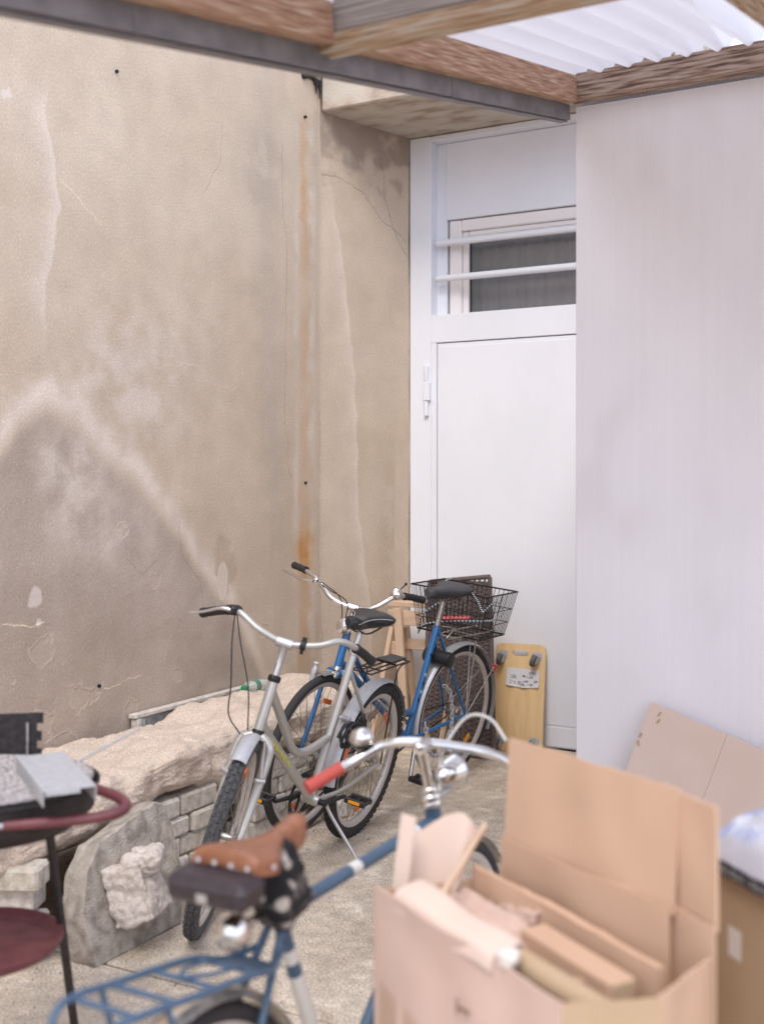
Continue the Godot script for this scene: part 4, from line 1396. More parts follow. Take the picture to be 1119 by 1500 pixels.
func blue_bike() -> void:
	var b := bike("blue_bicycle", Vector2(0.855, 0.165), -97.5, 8.0, "bright blue step-through bicycle with a black wire basket over its rear wheel")
	var R := 0.348
	var wb := 1.13
	var hb := v2(1.005, 0.72)
	var ht := v2(0.965, 0.865)
	var ax := (ht - hb).normalized()
	var S := steer_about(hb, ax, 8.0)
	var bb := v2(0.405, 0.285)
	var seat_top := v2(0.25, 0.82)
	var fm := tubes([[[hb - ax * 0.02, ht], 0.018], [[bb, seat_top], 0.0165], [[hb + ax * 0.02, bb], 0.0165], [smooth([ht - ax * 0.03, v2(0.78, 0.62), v2(0.55, 0.46), v2(0.375, 0.4)], 5), 0.0145]])
	for z in [-1.0, 1.0]:
		fm.tube([seat_top + v2(0.005, -0.025, z * 0.015), v2(0.0, R + 0.01, z * 0.066)], 0.0075, 10)
		fm.tube([bb + v2(-0.02, 0, z * 0.02), v2(0.0, R, z * 0.066)], 0.0095, 10)
	fm.lathe([Vector2(0.0, -0.036), Vector2(0.021, -0.036), Vector2(0.021, 0.036), Vector2(0.0, 0.036)], Transform3D(Basis(Vector3.RIGHT, PI / 2), bb), 16)
	var fr := part(b, "frame", fm, M.blue_paint)
	# worn maker's marks up the seat tube
	for k in 5:
		var p := bb.lerp(seat_top, 0.34 + 0.075 * k + (0.1 if k == 4 else 0.0)) + v2(0.006, 0, -0.0152)
		var mk := MB.new()
		mk.box(at(p), Vector3(0.011, 0.018 - 0.003 * (k % 2), 0.003), 0.0)
		mk.box(at(p + v2(0.002, 0.004, -0.0004)), Vector3(0.015, 0.004, 0.003), 0.0)
		part(fr, "decal", mk, M.white_piping if k % 2 else M.black_plastic)
	var fk := MB.new()
	for z in [-1.0, 1.0]:
		fk.tube(smooth([hb - ax * 0.02 + v2(0, 0, z * 0.012), hb - ax * 0.045 + v2(0, 0, z * 0.045), v2(1.07, 0.52, z * 0.05), v2(1.11, 0.42, z * 0.05), v2(wb, R, z * 0.05)], 5), 0.0105, 10)
	part(b, "fork", fk, M.blue_paint, S)
	var cb := MB.new()
	cb.box(Transform3D(Basis(v2(0, 0, 1), 0.25), hb - ax * 0.035 + v2(0.03, 0, 0)), Vector3(0.05, 0.03, 0.06), 0.008)
	cb.tube([hb - ax * 0.022, hb - ax * 0.006], 0.022, 14)
	part(b, "fork_crown", cb, M.chrome, S)
	var fw := wheel(b, "front_wheel", v2(wb, R), R, 0.0185, false, M.tyre, M.alu_rim, S)
	wheel_reflector(fw, R, 1.9, M.orange)
	wheel_reflector(fw, R, -1.2, M.orange)
	part(b, "front_fender", fender_mesh(R + 0.014, 0.024, 1.5, 2.15), M.chrome_dull, S * at(v2(wb, R)))
	part(b, "front_fender", fender_mesh(R + 0.014, 0.024, 2.6, 3.9), M.chrome_dull, S * at(v2(wb, R)))
	var dn := MB.new()
	dn.lathe([Vector2(0, -0.035), Vector2(0.014, -0.033), Vector2(0.015, 0.02), Vector2(0.009, 0.026), Vector2(0.009, 0.04), Vector2(0.013, 0.042), Vector2(0.013, 0.05), Vector2(0, 0.052)], along(v2(1.09, 0.68, 0.065), v2(-0.2, 1, 0)), 14)
	part(b, "dynamo", dn, M.galv, S)
	# stem, bar, lamp
	var T := S
	S = steer_about(hb, ax, 20.0)
	var clamp := v2(0.945, 0.97)
	var sm := tubes([[[ht, ht + ax * 0.08, clamp], [0.0125, 0.0125, 0.015]]])
	sm.tube([clamp + v2(0, 0, -0.024), clamp + v2(0, 0, 0.024)], 0.018, 14)
	part(b, "stem", sm, M.chrome, S)
	var bar := smooth([v2(0.77, 1.048, 0.365), v2(0.84, 1.055, 0.29), v2(0.895, 1.035, 0.2), v2(0.938, 0.99, 0.12), v2(0.945, 0.972, 0.05), clamp, v2(0.942, 0.975, -0.05), v2(0.93, 1.0, -0.1), v2(0.885, 1.045, -0.15), v2(0.82, 1.05, -0.185), v2(0.71, 1.03, -0.235)], 6)
	part(b, "handlebar", tubes([[bar, 0.0112]]), M.chrome, S)
	grip(b, [v2(0.845, 1.056, 0.283), v2(0.81, 1.053, 0.325), v2(0.765, 1.047, 0.372)], M.black_rubber, 0.0155, S)
	grip(b, [v2(0.825, 1.05, -0.183), v2(0.77, 1.043, -0.207), v2(0.7, 1.028, -0.24)], M.black_rubber, 0.0155, S)
	var lv := MB.new()
	lv.tube(smooth([v2(0.91, 1.03, 0.22), v2(0.9, 1.025, 0.29), v2(0.86, 1.025, 0.345), v2(0.82, 1.025, 0.4)], 4), 0.0055, 8)
	lv.box(rot(v2(0, 1, 0), 0.8, v2(0.9, 1.035, 0.205)), Vector3(0.03, 0.03, 0.03), 0.006)
	part(b, "brake_lever", lv, M.chrome, S)
	var bl := MB.new()
	bl.lathe([Vector2(0, 0.02), Vector2(0.012, 0.019), Vector2(0.024, 0.013), Vector2(0.029, 0.003), Vector2(0.0295, -0.006), Vector2(0.0, -0.006)], along(v2(0.875, 1.065, -0.16), v2(0.75, 0.45, -0.3)), 24)
	var bell := part(b, "bell", bl, M.chrome, S)
	bl = MB.new()
	bl.tube([v2(0.85, 1.08, -0.165), v2(0.845, 1.108, -0.185)], [0.003, 0.003], 6)
	bl.ball(at(v2(0.844, 1.11, -0.185)), Vector3.ONE * 0.007, 10)
	part(bell, "thumb_lever", bl, M.black_plastic)
	var la := MB.new()
	la.lathe([Vector2(0.0, -0.045), Vector2(0.018, -0.04), Vector2(0.032, -0.015), Vector2(0.036, 0.012), Vector2(0.034, 0.018), Vector2(0.0, 0.02)], along(v2(1.02, 0.9, 0.0), v2(1, 0.1, 0)), 20)
	part(b, "headlamp", la, M.chrome, S)
	for q in [[v2(0.9, 1.03, 0.2), v2(0.95, 1.02, 0.12), v2(0.96, 0.99, 0.03), v2(0.97, 0.9, 0.02)], [v2(0.9, 1.035, 0.2), v2(0.96, 1.04, 0.14), v2(0.99, 1.0, 0.05), v2(0.985, 0.86, 0.02)]]:
		part(b, "cable", tubes([[smooth(q, 6), 0.0024]], 6), M.black_rubber, S)
	# rear wheel and guard
	var rw := wheel(b, "rear_wheel", v2(0, R), R, 0.0185, false, M.tyre, M.alu_rim)
	for g in [-0.35, -2.3]:
		wheel_reflector(rw, R, g, M.amber)
	var bh := MB.new()
	bh.lathe([Vector2(0, -0.04), Vector2(0.034, -0.04), Vector2(0.036, -0.03), Vector2(0.03, 0.0), Vector2(0.034, 0.03), Vector2(0, 0.034)], Transform3D(Basis(Vector3.RIGHT, PI / 2), Vector3.ZERO), 20)
	part(rw, "hub_shell", bh, M.chrome_dull)
	part(b, "rear_fender", fender_mesh(R + 0.016, 0.029, -0.35, 3.55), M.galv, at(v2(0, R)))
	for z in [-1.0, 1.0]:
		part(b, "fender_stay", tubes([[[v2(0, R, z * 0.072), v2(-0.03, 0.715, z * 0.03)], 0.0026], [[v2(0, R, z * 0.072), v2(-0.3, 0.55, z * 0.028)], 0.0026]], 6), M.galv)
	var rf := MB.new()
	rf.box(Transform3D(Basis(v2(0, 0, 1), 0.5), v2(-0.33, 0.53, 0)), Vector3(0.02, 0.05, 0.045), 0.006)
	part(b, "tail_reflector", rf, M.red_plastic)
	# seat post and saddle
	part(b, "seat_post", tubes([[[seat_top, v2(0.222, 0.945)], 0.0135]]), M.chrome_dull)
	var sd := part(b, "saddle", saddle_mesh(0.28, 0.105, 0.036, 0.05), M.grey_vinyl, Transform3D(Basis(v2(0, 0, 1), 0.03), v2(0.2, 0.985)))
	for z in [-1.0, 1.0]:
		part(sd, "rail", tubes([[smooth([v2(0.11, -0.02, z * 0.015), v2(0.04, -0.04, z * 0.02), v2(-0.03, -0.04, z * 0.022), v2(-0.08, -0.02, z * 0.04)], 4), 0.004]], 6), M.chrome_dull)
		var sp := MB.new()
		var pts := []
		for k in 40:
			var g := k * 0.9
			pts.append(v2(-0.08 + 0.014 * cos(g), -0.045 + 0.0011 * k, z * 0.05 + 0.014 * sin(g)))
		sp.tube(pts, 0.0025, 5)
		part(sd, "spring", sp, M.chrome_dull)
	# tool roll behind the seat tube
	var tb := MB.new()
	tb.lathe([Vector2(0, -0.075), Vector2(0.034, -0.075), Vector2(0.038, -0.07), Vector2(0.038, 0.07), Vector2(0.034, 0.075), Vector2(0, 0.075)], Transform3D(Basis(Vector3.RIGHT, PI / 2), v2(0.235, 0.665, -0.02)), 18)
	part(b, "tool_roll", tb, M.black_vinyl)
	# rack
	var rk := MB.new()
	for z in [-1.0, 1.0]:
		rk.tube(smooth([v2(0.2, 0.755, z * 0.04), v2(0.0, 0.76, z * 0.06), v2(-0.22, 0.76, z * 0.055)], 4), 0.005, 8)
		rk.tube([v2(-0.03, 0.757, z * 0.06), v2(0.0, R, z * 0.074)], 0.0045, 8)
	for x in [0.15, 0.0, -0.2]:
		rk.tube([v2(x, 0.757, -0.055), v2(x, 0.757, 0.055)], 0.004, 6)
	rk.tube(smooth([v2(0.2, 0.757, -0.03), v2(0.19, 0.77, -0.035), v2(0.15, 0.8, -0.035), v2(0.13, 0.8, 0.0), v2(0.15, 0.8, 0.035)], 4), 0.004, 6)
	part(b, "rack", rk, M.chrome_dull)
	# wire basket
	var bt := Transform3D(Basis(v2(0, 1, 0), PI / 2 + 0.06) * Basis(v2(0, 0, 1), 0.03), v2(-0.03, 0.755, 0.035))
	var bk := MB.new()
	var q0 := Vector2(0.18, 0.13)
	var q1 := Vector2(0.218, 0.165)
	var hh := 0.225
	var ringp := func(f: float, n: int) -> Array:
		var e := q0.lerp(q1, f)
		var out := []
		for s in [[Vector2(1, 1), Vector2(-1, 1)], [Vector2(-1, 1), Vector2(-1, -1)], [Vector2(-1, -1), Vector2(1, -1)], [Vector2(1, -1), Vector2(1, 1)]]:
			for k in n:
				var p: Vector2 = s[0].lerp(s[1], float(k) / n) * e
				out.append(v2(p.x, hh * f, p.y))
		return out
	for f2 in [0.02, 0.3, 0.6]:
		bk.tube(ringp.call(f2, 12), 0.0021, 5, true)
	var lo: Array = ringp.call(0.0, 17)
	var hi: Array = ringp.call(1.0, 17)
	for k in lo.size():
		bk.tube([lo[k], hi[k]], 0.0018, 5)
	for k in 13:
		var x := lerpf(-q0.x, q0.x, k / 12.0)
		bk.tube([v2(x, 0, -q0.y), v2(x, 0, q0.y)], 0.0014, 5)
	for k in 5:
		var z := lerpf(-q0.y, q0.y, k / 4.0)
		bk.tube([v2(-q0.x, 0.003, z), v2(q0.x, 0.003, z)], 0.0014, 5)
	var bas := part(b, "basket", bk, M.black_metal, bt)
	var rm := MB.new()
	rm.tube(hi, 0.0042, 8, true)
	rm.tube(lo, 0.003, 6, true)
	part(bas, "basket_rim", rm, M.black_metal)
	# crank
	var cr := MB.new()
	var cd := v2(0.25, -0.97).normalized()
	cr.tube([bb + v2(0, 0, -0.055), bb + cd * 0.165 + v2(0, 0, -0.075)], [0.012, 0.009], 10)
	cr.tube([bb + v2(0, 0, 0.055), bb - cd * 0.165 + v2(0, 0, 0.075)], [0.012, 0.009], 10)
	cr.tube([bb + v2(0, 0, -0.07), bb + v2(0, 0, 0.07)], 0.011, 10)
	part(b, "crank", cr, M.chrome)
	pedal(b, bb + cd * 0.165 + v2(0, 0, -0.078), -1.0, M.black_rubber, null)
	pedal(b, bb - cd * 0.165 + v2(0, 0, 0.078), 1.0, M.black_rubber, null)
	var cw := MB.new()
	cw.ring([Vector2(0.07, -0.002), Vector2(0.088, -0.002), Vector2(0.088, 0.002), Vector2(0.07, 0.002)], at(bb + v2(0, 0, 0.045)), 40)
	for k in 3:
		var g := TAU * k / 3.0
		cw.tube([bb + v2(0, 0, 0.045), bb + v2(cos(g) * 0.075, sin(g) * 0.075, 0.045)], 0.006, 6)
	part(b, "chainring", cw, M.chrome_dull)
	var ch := MB.new()
	ch.tube([bb + v2(0, 0.086, 0.045), v2(0.0, R + 0.035, 0.042)], 0.004, 5)
	ch.tube([bb + v2(0, -0.086, 0.045), v2(0.0, R - 0.035, 0.042)], 0.004, 5)
	part(b, "chain", ch, M.black_metal)
	var ks := MB.new()
	ks.tube([bb + v2(-0.06, -0.02, -0.03), v2(0.3, 0.02, -0.155), v2(0.29, -0.026, -0.185)], 0.007, 8)
	part(b, "kickstand", ks, M.galv)
	# chain lock through the rear wheel: each link a part
	var cl := thing("chain_lock", b.transform, "bright steel chain lock hung through the blue bicycle's rear wheel", "chain")
	var path := smooth([v2(0.21, 0.53, -0.045), v2(0.165, 0.5, -0.06), v2(0.14, 0.42, -0.07), v2(0.13, 0.32, -0.075), v2(0.15, 0.25, -0.07), v2(0.2, 0.19, -0.07), v2(0.28, 0.2, -0.075), v2(0.33, 0.28, -0.07), v2(0.345, 0.36, -0.06)], 10)
	var lm := MB.new()
	var lp := []
	for k in 14:
		var g := TAU * k / 14.0
		lp.append(v2(0.0085 * cos(g), 0.0135 * sin(g) + (0.004 if sin(g) > 0 else -0.004), 0))
	lm.tube(lp, 0.0033, 6, true)
	var link := lm.mesh()
	var acc := 0.0
	var idx := 0
	for k in path.size() - 1:
		acc += path[k].distance_to(path[k + 1])
		if acc > 0.0225:
			acc -= 0.0225
			var t := along(path[k], path[k + 1] - path[k])
			t.basis = t.basis * Basis(Vector3.UP, 0.4 + (PI / 2 if idx % 2 else 0.0))
			part(cl, "link", link, M.galv, t)
			idx += 1
	# cord tied round the basket
	var rp := thing("cord", b.transform * bt, "blue and yellow flecked cord tied round the wire basket", "cord")
	var strands := [
		[v2(-0.19, -0.03, 0.1), v2(-0.14, 0.08, 0.152), v2(-0.03, 0.17, 0.164), v2(0.05, 0.235, 0.168)],
		[v2(-0.19, -0.03, 0.1), v2(-0.13, 0.03, 0.14), v2(0.03, 0.075, 0.15), v2(0.18, 0.1, 0.155)],
		[v2(0.05, 0.235, 0.168), v2(-0.03, 0.232, 0.12), v2(-0.13, 0.236, -0.03), v2(-0.17, 0.234, -0.155)],
		[v2(0.05, 0.235, 0.168), v2(0.1, 0.25, 0.165), v2(0.16, 0.21, 0.166), v2(0.2, 0.15, 0.166)],
		[v2(0.18, 0.1, 0.155), v2(0.23, 0.11, 0.1), v2(0.255, 0.15, 0.06), v2(0.235, 0.2, 0.1), v2(0.2, 0.15, 0.166)]]
	for s in strands:
		var p := smooth(s, 14)
		part(rp, "strand", tubes([[p, 0.0042]], 7), M.rope)
		var fl := MB.new()
		for k in range(1, p.size() - 1, 2):
			fl.tube([p[k], p[k].lerp(p[k + 1], 0.75)], 0.0046, 6)
		part(rp, "fleck", fl, M.rope_yellow)
	var kn := MB.new()
	kn.ball(at(v2(0.05, 0.232, 0.168)), Vector3(0.018, 0.02, 0.016), 10)
	part(rp, "knot", kn, M.rope)
	# things inside the basket
	var sc := MB.new()
	sc.box(rot(v2(0.3, 1, 0.2), 0.5, v2(-0.07, 0.05, -0.04)), Vector3(0.17, 0.02, 0.035), 0.006)
	solo("red_tool", sc, M.red_plastic, b.transform * bt, "red plastic handle lying inside the wire basket", "tool")

func road_bike() -> void:
	var b := bike("slate_blue_bicycle", Vector2(2.24, 3.991), 89.38, 0.0, "slate blue bicycle with tan leather saddle and red grips beside the big carton")
	var R := 0.315
	var wb := 1.04
	var ht := v2(0.868, 0.765)
	var hb := v2(0.905, 0.64)
	var ax := (ht - hb).normalized()
	var S := steer_about(hb, ax, 6.0)
	var bb := v2(0.445, 0.27)
	var lug := v2(0.25, 0.71)
	var fm := tubes([[[hb, ht], 0.0185], [[bb, lug + (lug - bb).normalized() * 0.015], 0.0145], [[ht - ax * 0.04, lug + v2(0.0, 0.0)], 0.0135], [[hb + ax * 0.02, bb], 0.0145]])
	for z in [-1.0, 1.0]:
		fm.tube([lug + v2(0, -0.005, z * 0.013), v2(0.0, R + 0.005, z * 0.062)], 0.0075, 10)
		fm.tube([bb + v2(-0.02, 0, z * 0.02), v2(0.0, R, z * 0.062)], 0.0095, 10)
	fm.lathe([Vector2(0.0, -0.036), Vector2(0.021, -0.036), Vector2(0.021, 0.036), Vector2(0.0, 0.036)], Transform3D(Basis(Vector3.RIGHT, PI / 2), bb), 16)
	var fr := part(b, "frame", fm, M.slate_paint)
	for q in [[ht - ax * 0.04, lug, 0.14, 0.2, 0.0141], [ht - ax * 0.04, lug, 0.545, 0.6, 0.0141], [lug, bb, 0.16, 0.225, 0.0151], [lug, bb, 0.29, 0.98, 0.0151]]:
		part(fr, "white_band", bar_mesh(q[0].lerp(q[1], q[2]), q[0].lerp(q[1], q[3]), q[4], 16), M.white_paint_bike)
	var fk := MB.new()
	for z in [-1.0, 1.0]:
		fk.tube(smooth([hb - ax * 0.01 + v2(0, 0, z * 0.012), hb - ax * 0.035 + v2(0, 0, z * 0.042), v2(0.995, 0.45, z * 0.046), v2(wb, R, z * 0.046)], 5), 0.011, 10)
	fk.tube([hb - ax * 0.04, hb + ax * 0.005], 0.02, 14)
	part(b, "fork", fk, M.white_paint_bike, S)
	var hs := MB.new()
	for q in [[0.0, 0.023], [0.018, 0.025], [0.034, 0.019]]:
		hs.lathe([Vector2(q[1] - 0.005, -0.009), Vector2(q[1], -0.005), Vector2(q[1], 0.005), Vector2(q[1] - 0.005, 0.009)], along(ht + ax * (q[0] + 0.006), ax), 20)
	part(b, "headset", hs, M.chrome)
	wheel(b, "front_wheel", v2(wb, R), R, 0.018, false, M.tyre, M.alu_rim, S)
	part(b, "front_fender", fender_mesh(R + 0.016, 0.026, 0.6, 3.4), M.chrome_dull, S * at(v2(wb, R)))
	wheel(b, "rear_wheel", v2(0, R), R, 0.018, false, M.tyre, M.alu_rim)
	part(b, "rear_fender", fender_mesh(R + 0.02, 0.028, -0.25, 3.4), M.chrome_dull, at(v2(0, R)))
	var fsr := MB.new()
	part(b, "fender_stripe", fender_mesh(R + 0.0215, 0.012, -0.2, 3.35), M.wood_peel, at(v2(0, R)))
	# stem and dropped town bar
	var top := v2(0.815, 0.905)
	var sm := tubes([[[ht + ax * 0.03, top - ax * 0.005], 0.0125]])
	sm.tube([top - v2(0.012, -0.002, 0), top + v2(0.03, 0.004, 0)], 0.016, 14)
	sm.ball(at(top - v2(0.008, -0.006, 0)), Vector3(0.017, 0.012, 0.017), 14)
	part(b, "stem", sm, M.chrome)
	var cl := top + v2(0.035, 0.004, 0)
	var bar := smooth([v2(0.7, 0.815, -0.225), v2(0.745, 0.835, -0.2), v2(0.795, 0.86, -0.165), v2(0.828, 0.89, -0.12), v2(0.84, 0.906, -0.07), cl, v2(0.862, 0.905, 0.07), v2(0.87, 0.9, 0.13), v2(0.86, 0.885, 0.19), v2(0.82, 0.86, 0.24), v2(0.74, 0.83, 0.27)], 6)
	part(b, "handlebar", tubes([[bar, 0.0118]]), M.chrome)
	grip(b, [v2(0.77, 0.848, -0.183), v2(0.745, 0.835, -0.2), v2(0.695, 0.812, -0.228)], M.red_grip, 0.0148)
	grip(b, [v2(0.815, 0.858, 0.243), v2(0.78, 0.845, 0.258), v2(0.73, 0.827, 0.273)], M.red_grip, 0.0148)
	var be := MB.new()
	be.lathe([Vector2(0.0, 0.026), Vector2(0.006, 0.0255), Vector2(0.02, 0.021), Vector2(0.027, 0.012), Vector2(0.0285, 0.0), Vector2(0.026, -0.004), Vector2(0.026, -0.01), Vector2(0.0, -0.012)], along(v2(0.81, 0.91, -0.152), v2(-0.1, 1, -0.1)), 28)
	var bell := part(b, "bell", be, M.chrome)
	be = MB.new()
	be.lathe([Vector2(0, -0.004), Vector2(0.02, -0.004), Vector2(0.02, 0.004), Vector2(0, 0.004)], along(v2(0.811, 0.895, -0.15), v2(-0.1, 1, -0.1)), 20)
	part(bell, "bell_base", be, M.black_plastic)
	var la := MB.new()
	la.lathe([Vector2(0.0, -0.055), Vector2(0.016, -0.05), Vector2(0.032, -0.025), Vector2(0.038, 0.005), Vector2(0.038, 0.014), Vector2(0.0, 0.02)], along(v2(0.915, 0.835, 0.03), v2(1, 0.1, 0.25)), 24)
	var lamp := part(b, "headlamp", la, M.chrome)
	la = MB.new()
	la.tube(smooth([v2(0.86, 0.795, 0.0), v2(0.885, 0.785, 0.012), v2(0.91, 0.8, 0.03)], 4), 0.007, 8)
	part(lamp, "lamp_bracket", la, M.galv)
	part(b, "brake_cable", tubes([[smooth([v2(0.87, 0.79, 0.018), v2(0.88, 0.88, 0.02), v2(0.9, 0.965, 0.07), v2(0.9, 0.97, 0.13), v2(0.88, 0.93, 0.18)], 7), 0.0035]], 8), M.white_paint_bike)
	# leather saddle
	part(b, "seat_post", tubes([[[lug, v2(0.205, 0.83)], 0.0125]]), M.chrome_dull)
	var sd := MB.new()
	var rows := []
	var n := 26
	for i in range(-4, n + 1):
		var f := maxf(0.0, float(i) / n)
		var x := -0.118 + 0.262 * f
		var hw: float = lerpf(0.088, 0.024, smoothstep(0.12, 0.66, f)) * sqrt(clampf(1.0 - pow(maxf(0.0, (f - 0.93) / 0.07), 2.0), 0.06, 1.0)) * (1.0 - 0.12 * pow(maxf(0, (0.2 - f) / 0.2), 2.0))
		var y := 0.01 * pow(1.0 - f, 2.0) - 0.012 * sin(PI * f) + 0.009 * smoothstep(0.5, 1.0, f) - 0.008 * pow(maxf(0, (f - 0.9) / 0.1), 2.0)
		var skirt := lerpf(0.034, 0.05, smoothstep(0.35, 0.72, f)) * (1.0 - 0.5 * smoothstep(0.88, 1.0, f))
		if i < 0:                                   # rear edge rolled down
			x -= [0.0, 0.007, 0.0105, 0.012, 0.0115][-i]
			y -= [0.0, 0.003, 0.011, 0.022, 0.034][-i]
		var row := PackedVector3Array()
		for k in 19:
			var u := -1.0 + 2.0 * k / 18.0
			var a := absf(u)
			var zz := hw * (signf(u) * minf(1.0, a * 1.5) if a < 0.667 else signf(u) * (1.0 + 0.02 * sin((a - 0.667) * 9.0)))
			var yy := y - 0.012 * pow(minf(1.0, a * 1.5), 3.0) - (skirt * (a - 0.667) * 3.0 * (1.0 if i >= 0 else 1.0 + i * 0.2) if a > 0.667 else 0.0)
			row.append(v2(x, yy, zz))
		rows.append(row)
	sd.sheet(rows, 0.0045)
	var sad := part(b, "saddle", sd, M.leather, Transform3D(Basis(v2(0, 0, 1), 0.05), v2(0.2, 0.872)).scaled_local(Vector3.ONE * 0.87))
	for k in 4:
		var z := lerpf(-0.06, 0.06, k / 3.0)
		var rv := MB.new()
		rv.ball(at(v2(-0.1345, -0.019, z)), Vector3(0.003, 0.0055, 0.0055), 10)
		part(sad, "rivet", rv, M.white_piping)
	for z in [-1.0, 1.0]:
		for k in 2:
			var rv := MB.new()
			rv.ball(at(v2([-0.085, -0.025][k], [-0.026, -0.03][k], z * [0.0885, 0.074][k])), Vector3(0.0055, 0.0055, 0.003), 10)
			part(sad, "rivet", rv, M.white_piping)
		part(sad, "rail", tubes([[smooth([v2(0.12, -0.02, z * 0.012), v2(0.04, -0.055, z * 0.02), v2(-0.04, -0.055, z * 0.03), v2(-0.12, -0.035, z * 0.045)], 4), 0.004]], 6), M.black_metal)
		var sp := MB.new()
		var pts := []
		for k in 40:
			var g := k * 0.9
			pts.append(v2(-0.1 + 0.017 * cos(g), -0.075 + 0.0014 * k, z * 0.05 + 0.017 * sin(g)))
		sp.tube(pts, 0.003, 5)
		part(sad, "spring", sp, M.black_metal)
	# roof of the rear: carrier
	var rk := MB.new()
	var ry := func(x: float) -> float: return 0.688 - 0.15 * x
	var rp := func(x: float, z: float, dy := 0.0) -> Vector3: return v2(x, ry.call(x) + dy, z)
	rk.tube(smooth([v2(0.235, 0.66, -0.02), rp.call(0.16, -0.05, -0.012), rp.call(0.08, -0.066), rp.call(-0.1, -0.068), rp.call(-0.2, -0.066), rp.call(-0.25, -0.055, -0.012), v2(-0.262, 0.67, -0.05), v2(-0.26, 0.6, -0.045)], 5), 0.0062, 10)
	rk.tube(smooth([v2(0.235, 0.66, 0.02), rp.call(0.16, 0.05, -0.012), rp.call(0.08, 0.066), rp.call(-0.1, 0.068), rp.call(-0.2, 0.066), rp.call(-0.25, 0.055, -0.012), v2(-0.262, 0.67, 0.05), v2(-0.26, 0.6, 0.045)], 5), 0.0062, 10)
	rk.tube([v2(-0.26, 0.6, -0.045), v2(-0.26, 0.6, 0.045)], 0.006, 8)
	for x in [0.1, -0.01, -0.11, -0.2]:
		rk.tube([rp.call(x, -0.066, -0.003), rp.call(x, 0.066, -0.003)], 0.005, 8)
	rk.tube(smooth([rp.call(0.1, -0.03, 0.004), rp.call(0.02, -0.026, 0.006), rp.call(-0.02, 0.0, 0.006), rp.call(0.02, 0.026, 0.006), rp.call(0.1, 0.03, 0.004)], 5), 0.004, 8)
	for z in [-1.0, 1.0]:
		rk.tube([rp.call(-0.14, z * 0.067), v2(0.0, R, z * 0.075)], 0.0055, 8)
	rk.box(Transform3D(Basis(v2(0, 0, 1), -0.15), rp.call(0.16, 0.0, -0.012)), Vector3(0.07, 0.004, 0.09), 0.001)
	part(b, "carrier", rk, M.slate_paint)
	# tool bag, cloth, tail lamp
	var tb := MB.new()
	tb.box(I, Vector3(0.075, 0.05, 0.17), 0.014)
	var bag := part(b, "saddle_bag", tb, M.dark_leather, Transform3D(Basis(v2(0, 0, 1), 0.12), v2(0.07, 0.815, -0.005)))
	tb = MB.new()
	tb.box(at(v2(-0.038, -0.005, 0.0)), Vector3(0.004, 0.016, 0.022), 0.003)
	part(bag, "clasp", tb, M.alu)
	part(b, "cloth_wrap", rock(Vector3(0.095, 0.16, 0.075), 15, 0.05, 20, 0.35, 0.006), M.cloth_black, Transform3D(Basis(v2(0, 0, 1), 0.4), v2(0.24, 0.775, 0.0)))
	var tl := MB.new()
	tl.ball(at(v2(0.12, 0.72, -0.005)), Vector3(0.031, 0.034, 0.034), 22)
	tl.tube([v2(0.14, 0.725, 0.0), v2(0.235, 0.73, 0.0)], 0.008, 8)
	part(b, "tail_lamp", tl, M.chrome)
	# crank
	var cr := MB.new()
	cr.tube([bb + v2(0, 0, -0.055), bb + v2(0.1, -0.12, -0.07)], 0.01, 10)
	cr.tube([bb + v2(0, 0, 0.055), bb + v2(-0.1, 0.12, 0.07)], 0.01, 10)
	cr.tube([bb + v2(0, 0, -0.07), bb + v2(0, 0, 0.07)], 0.011, 10)
	part(b, "crank", cr, M.chrome)
	pedal(b, bb + v2(0.1, -0.12, -0.075), -1.0, M.black_rubber, null)
	pedal(b, bb + v2(-0.1, 0.12, 0.075), 1.0, M.black_rubber, null)
	var cw := MB.new()
	cw.ring([Vector2(0.07, -0.002), Vector2(0.09, -0.002), Vector2(0.09, 0.002), Vector2(0.07, 0.002)], at(bb + v2(0, 0, 0.045)), 40)
	part(b, "chainring", cw, M.chrome_dull)
	var ks := MB.new()
	for z in [-1.0, 1.0]:
		ks.tube([bb + v2(-0.07, -0.02, z * 0.03), v2(0.33, 0.005, z * 0.13)], 0.007, 8)
	part(b, "kickstand", ks, M.galv)

func build_bikes() -> void:
	silver_bike()
	blue_bike()
	road_bike()
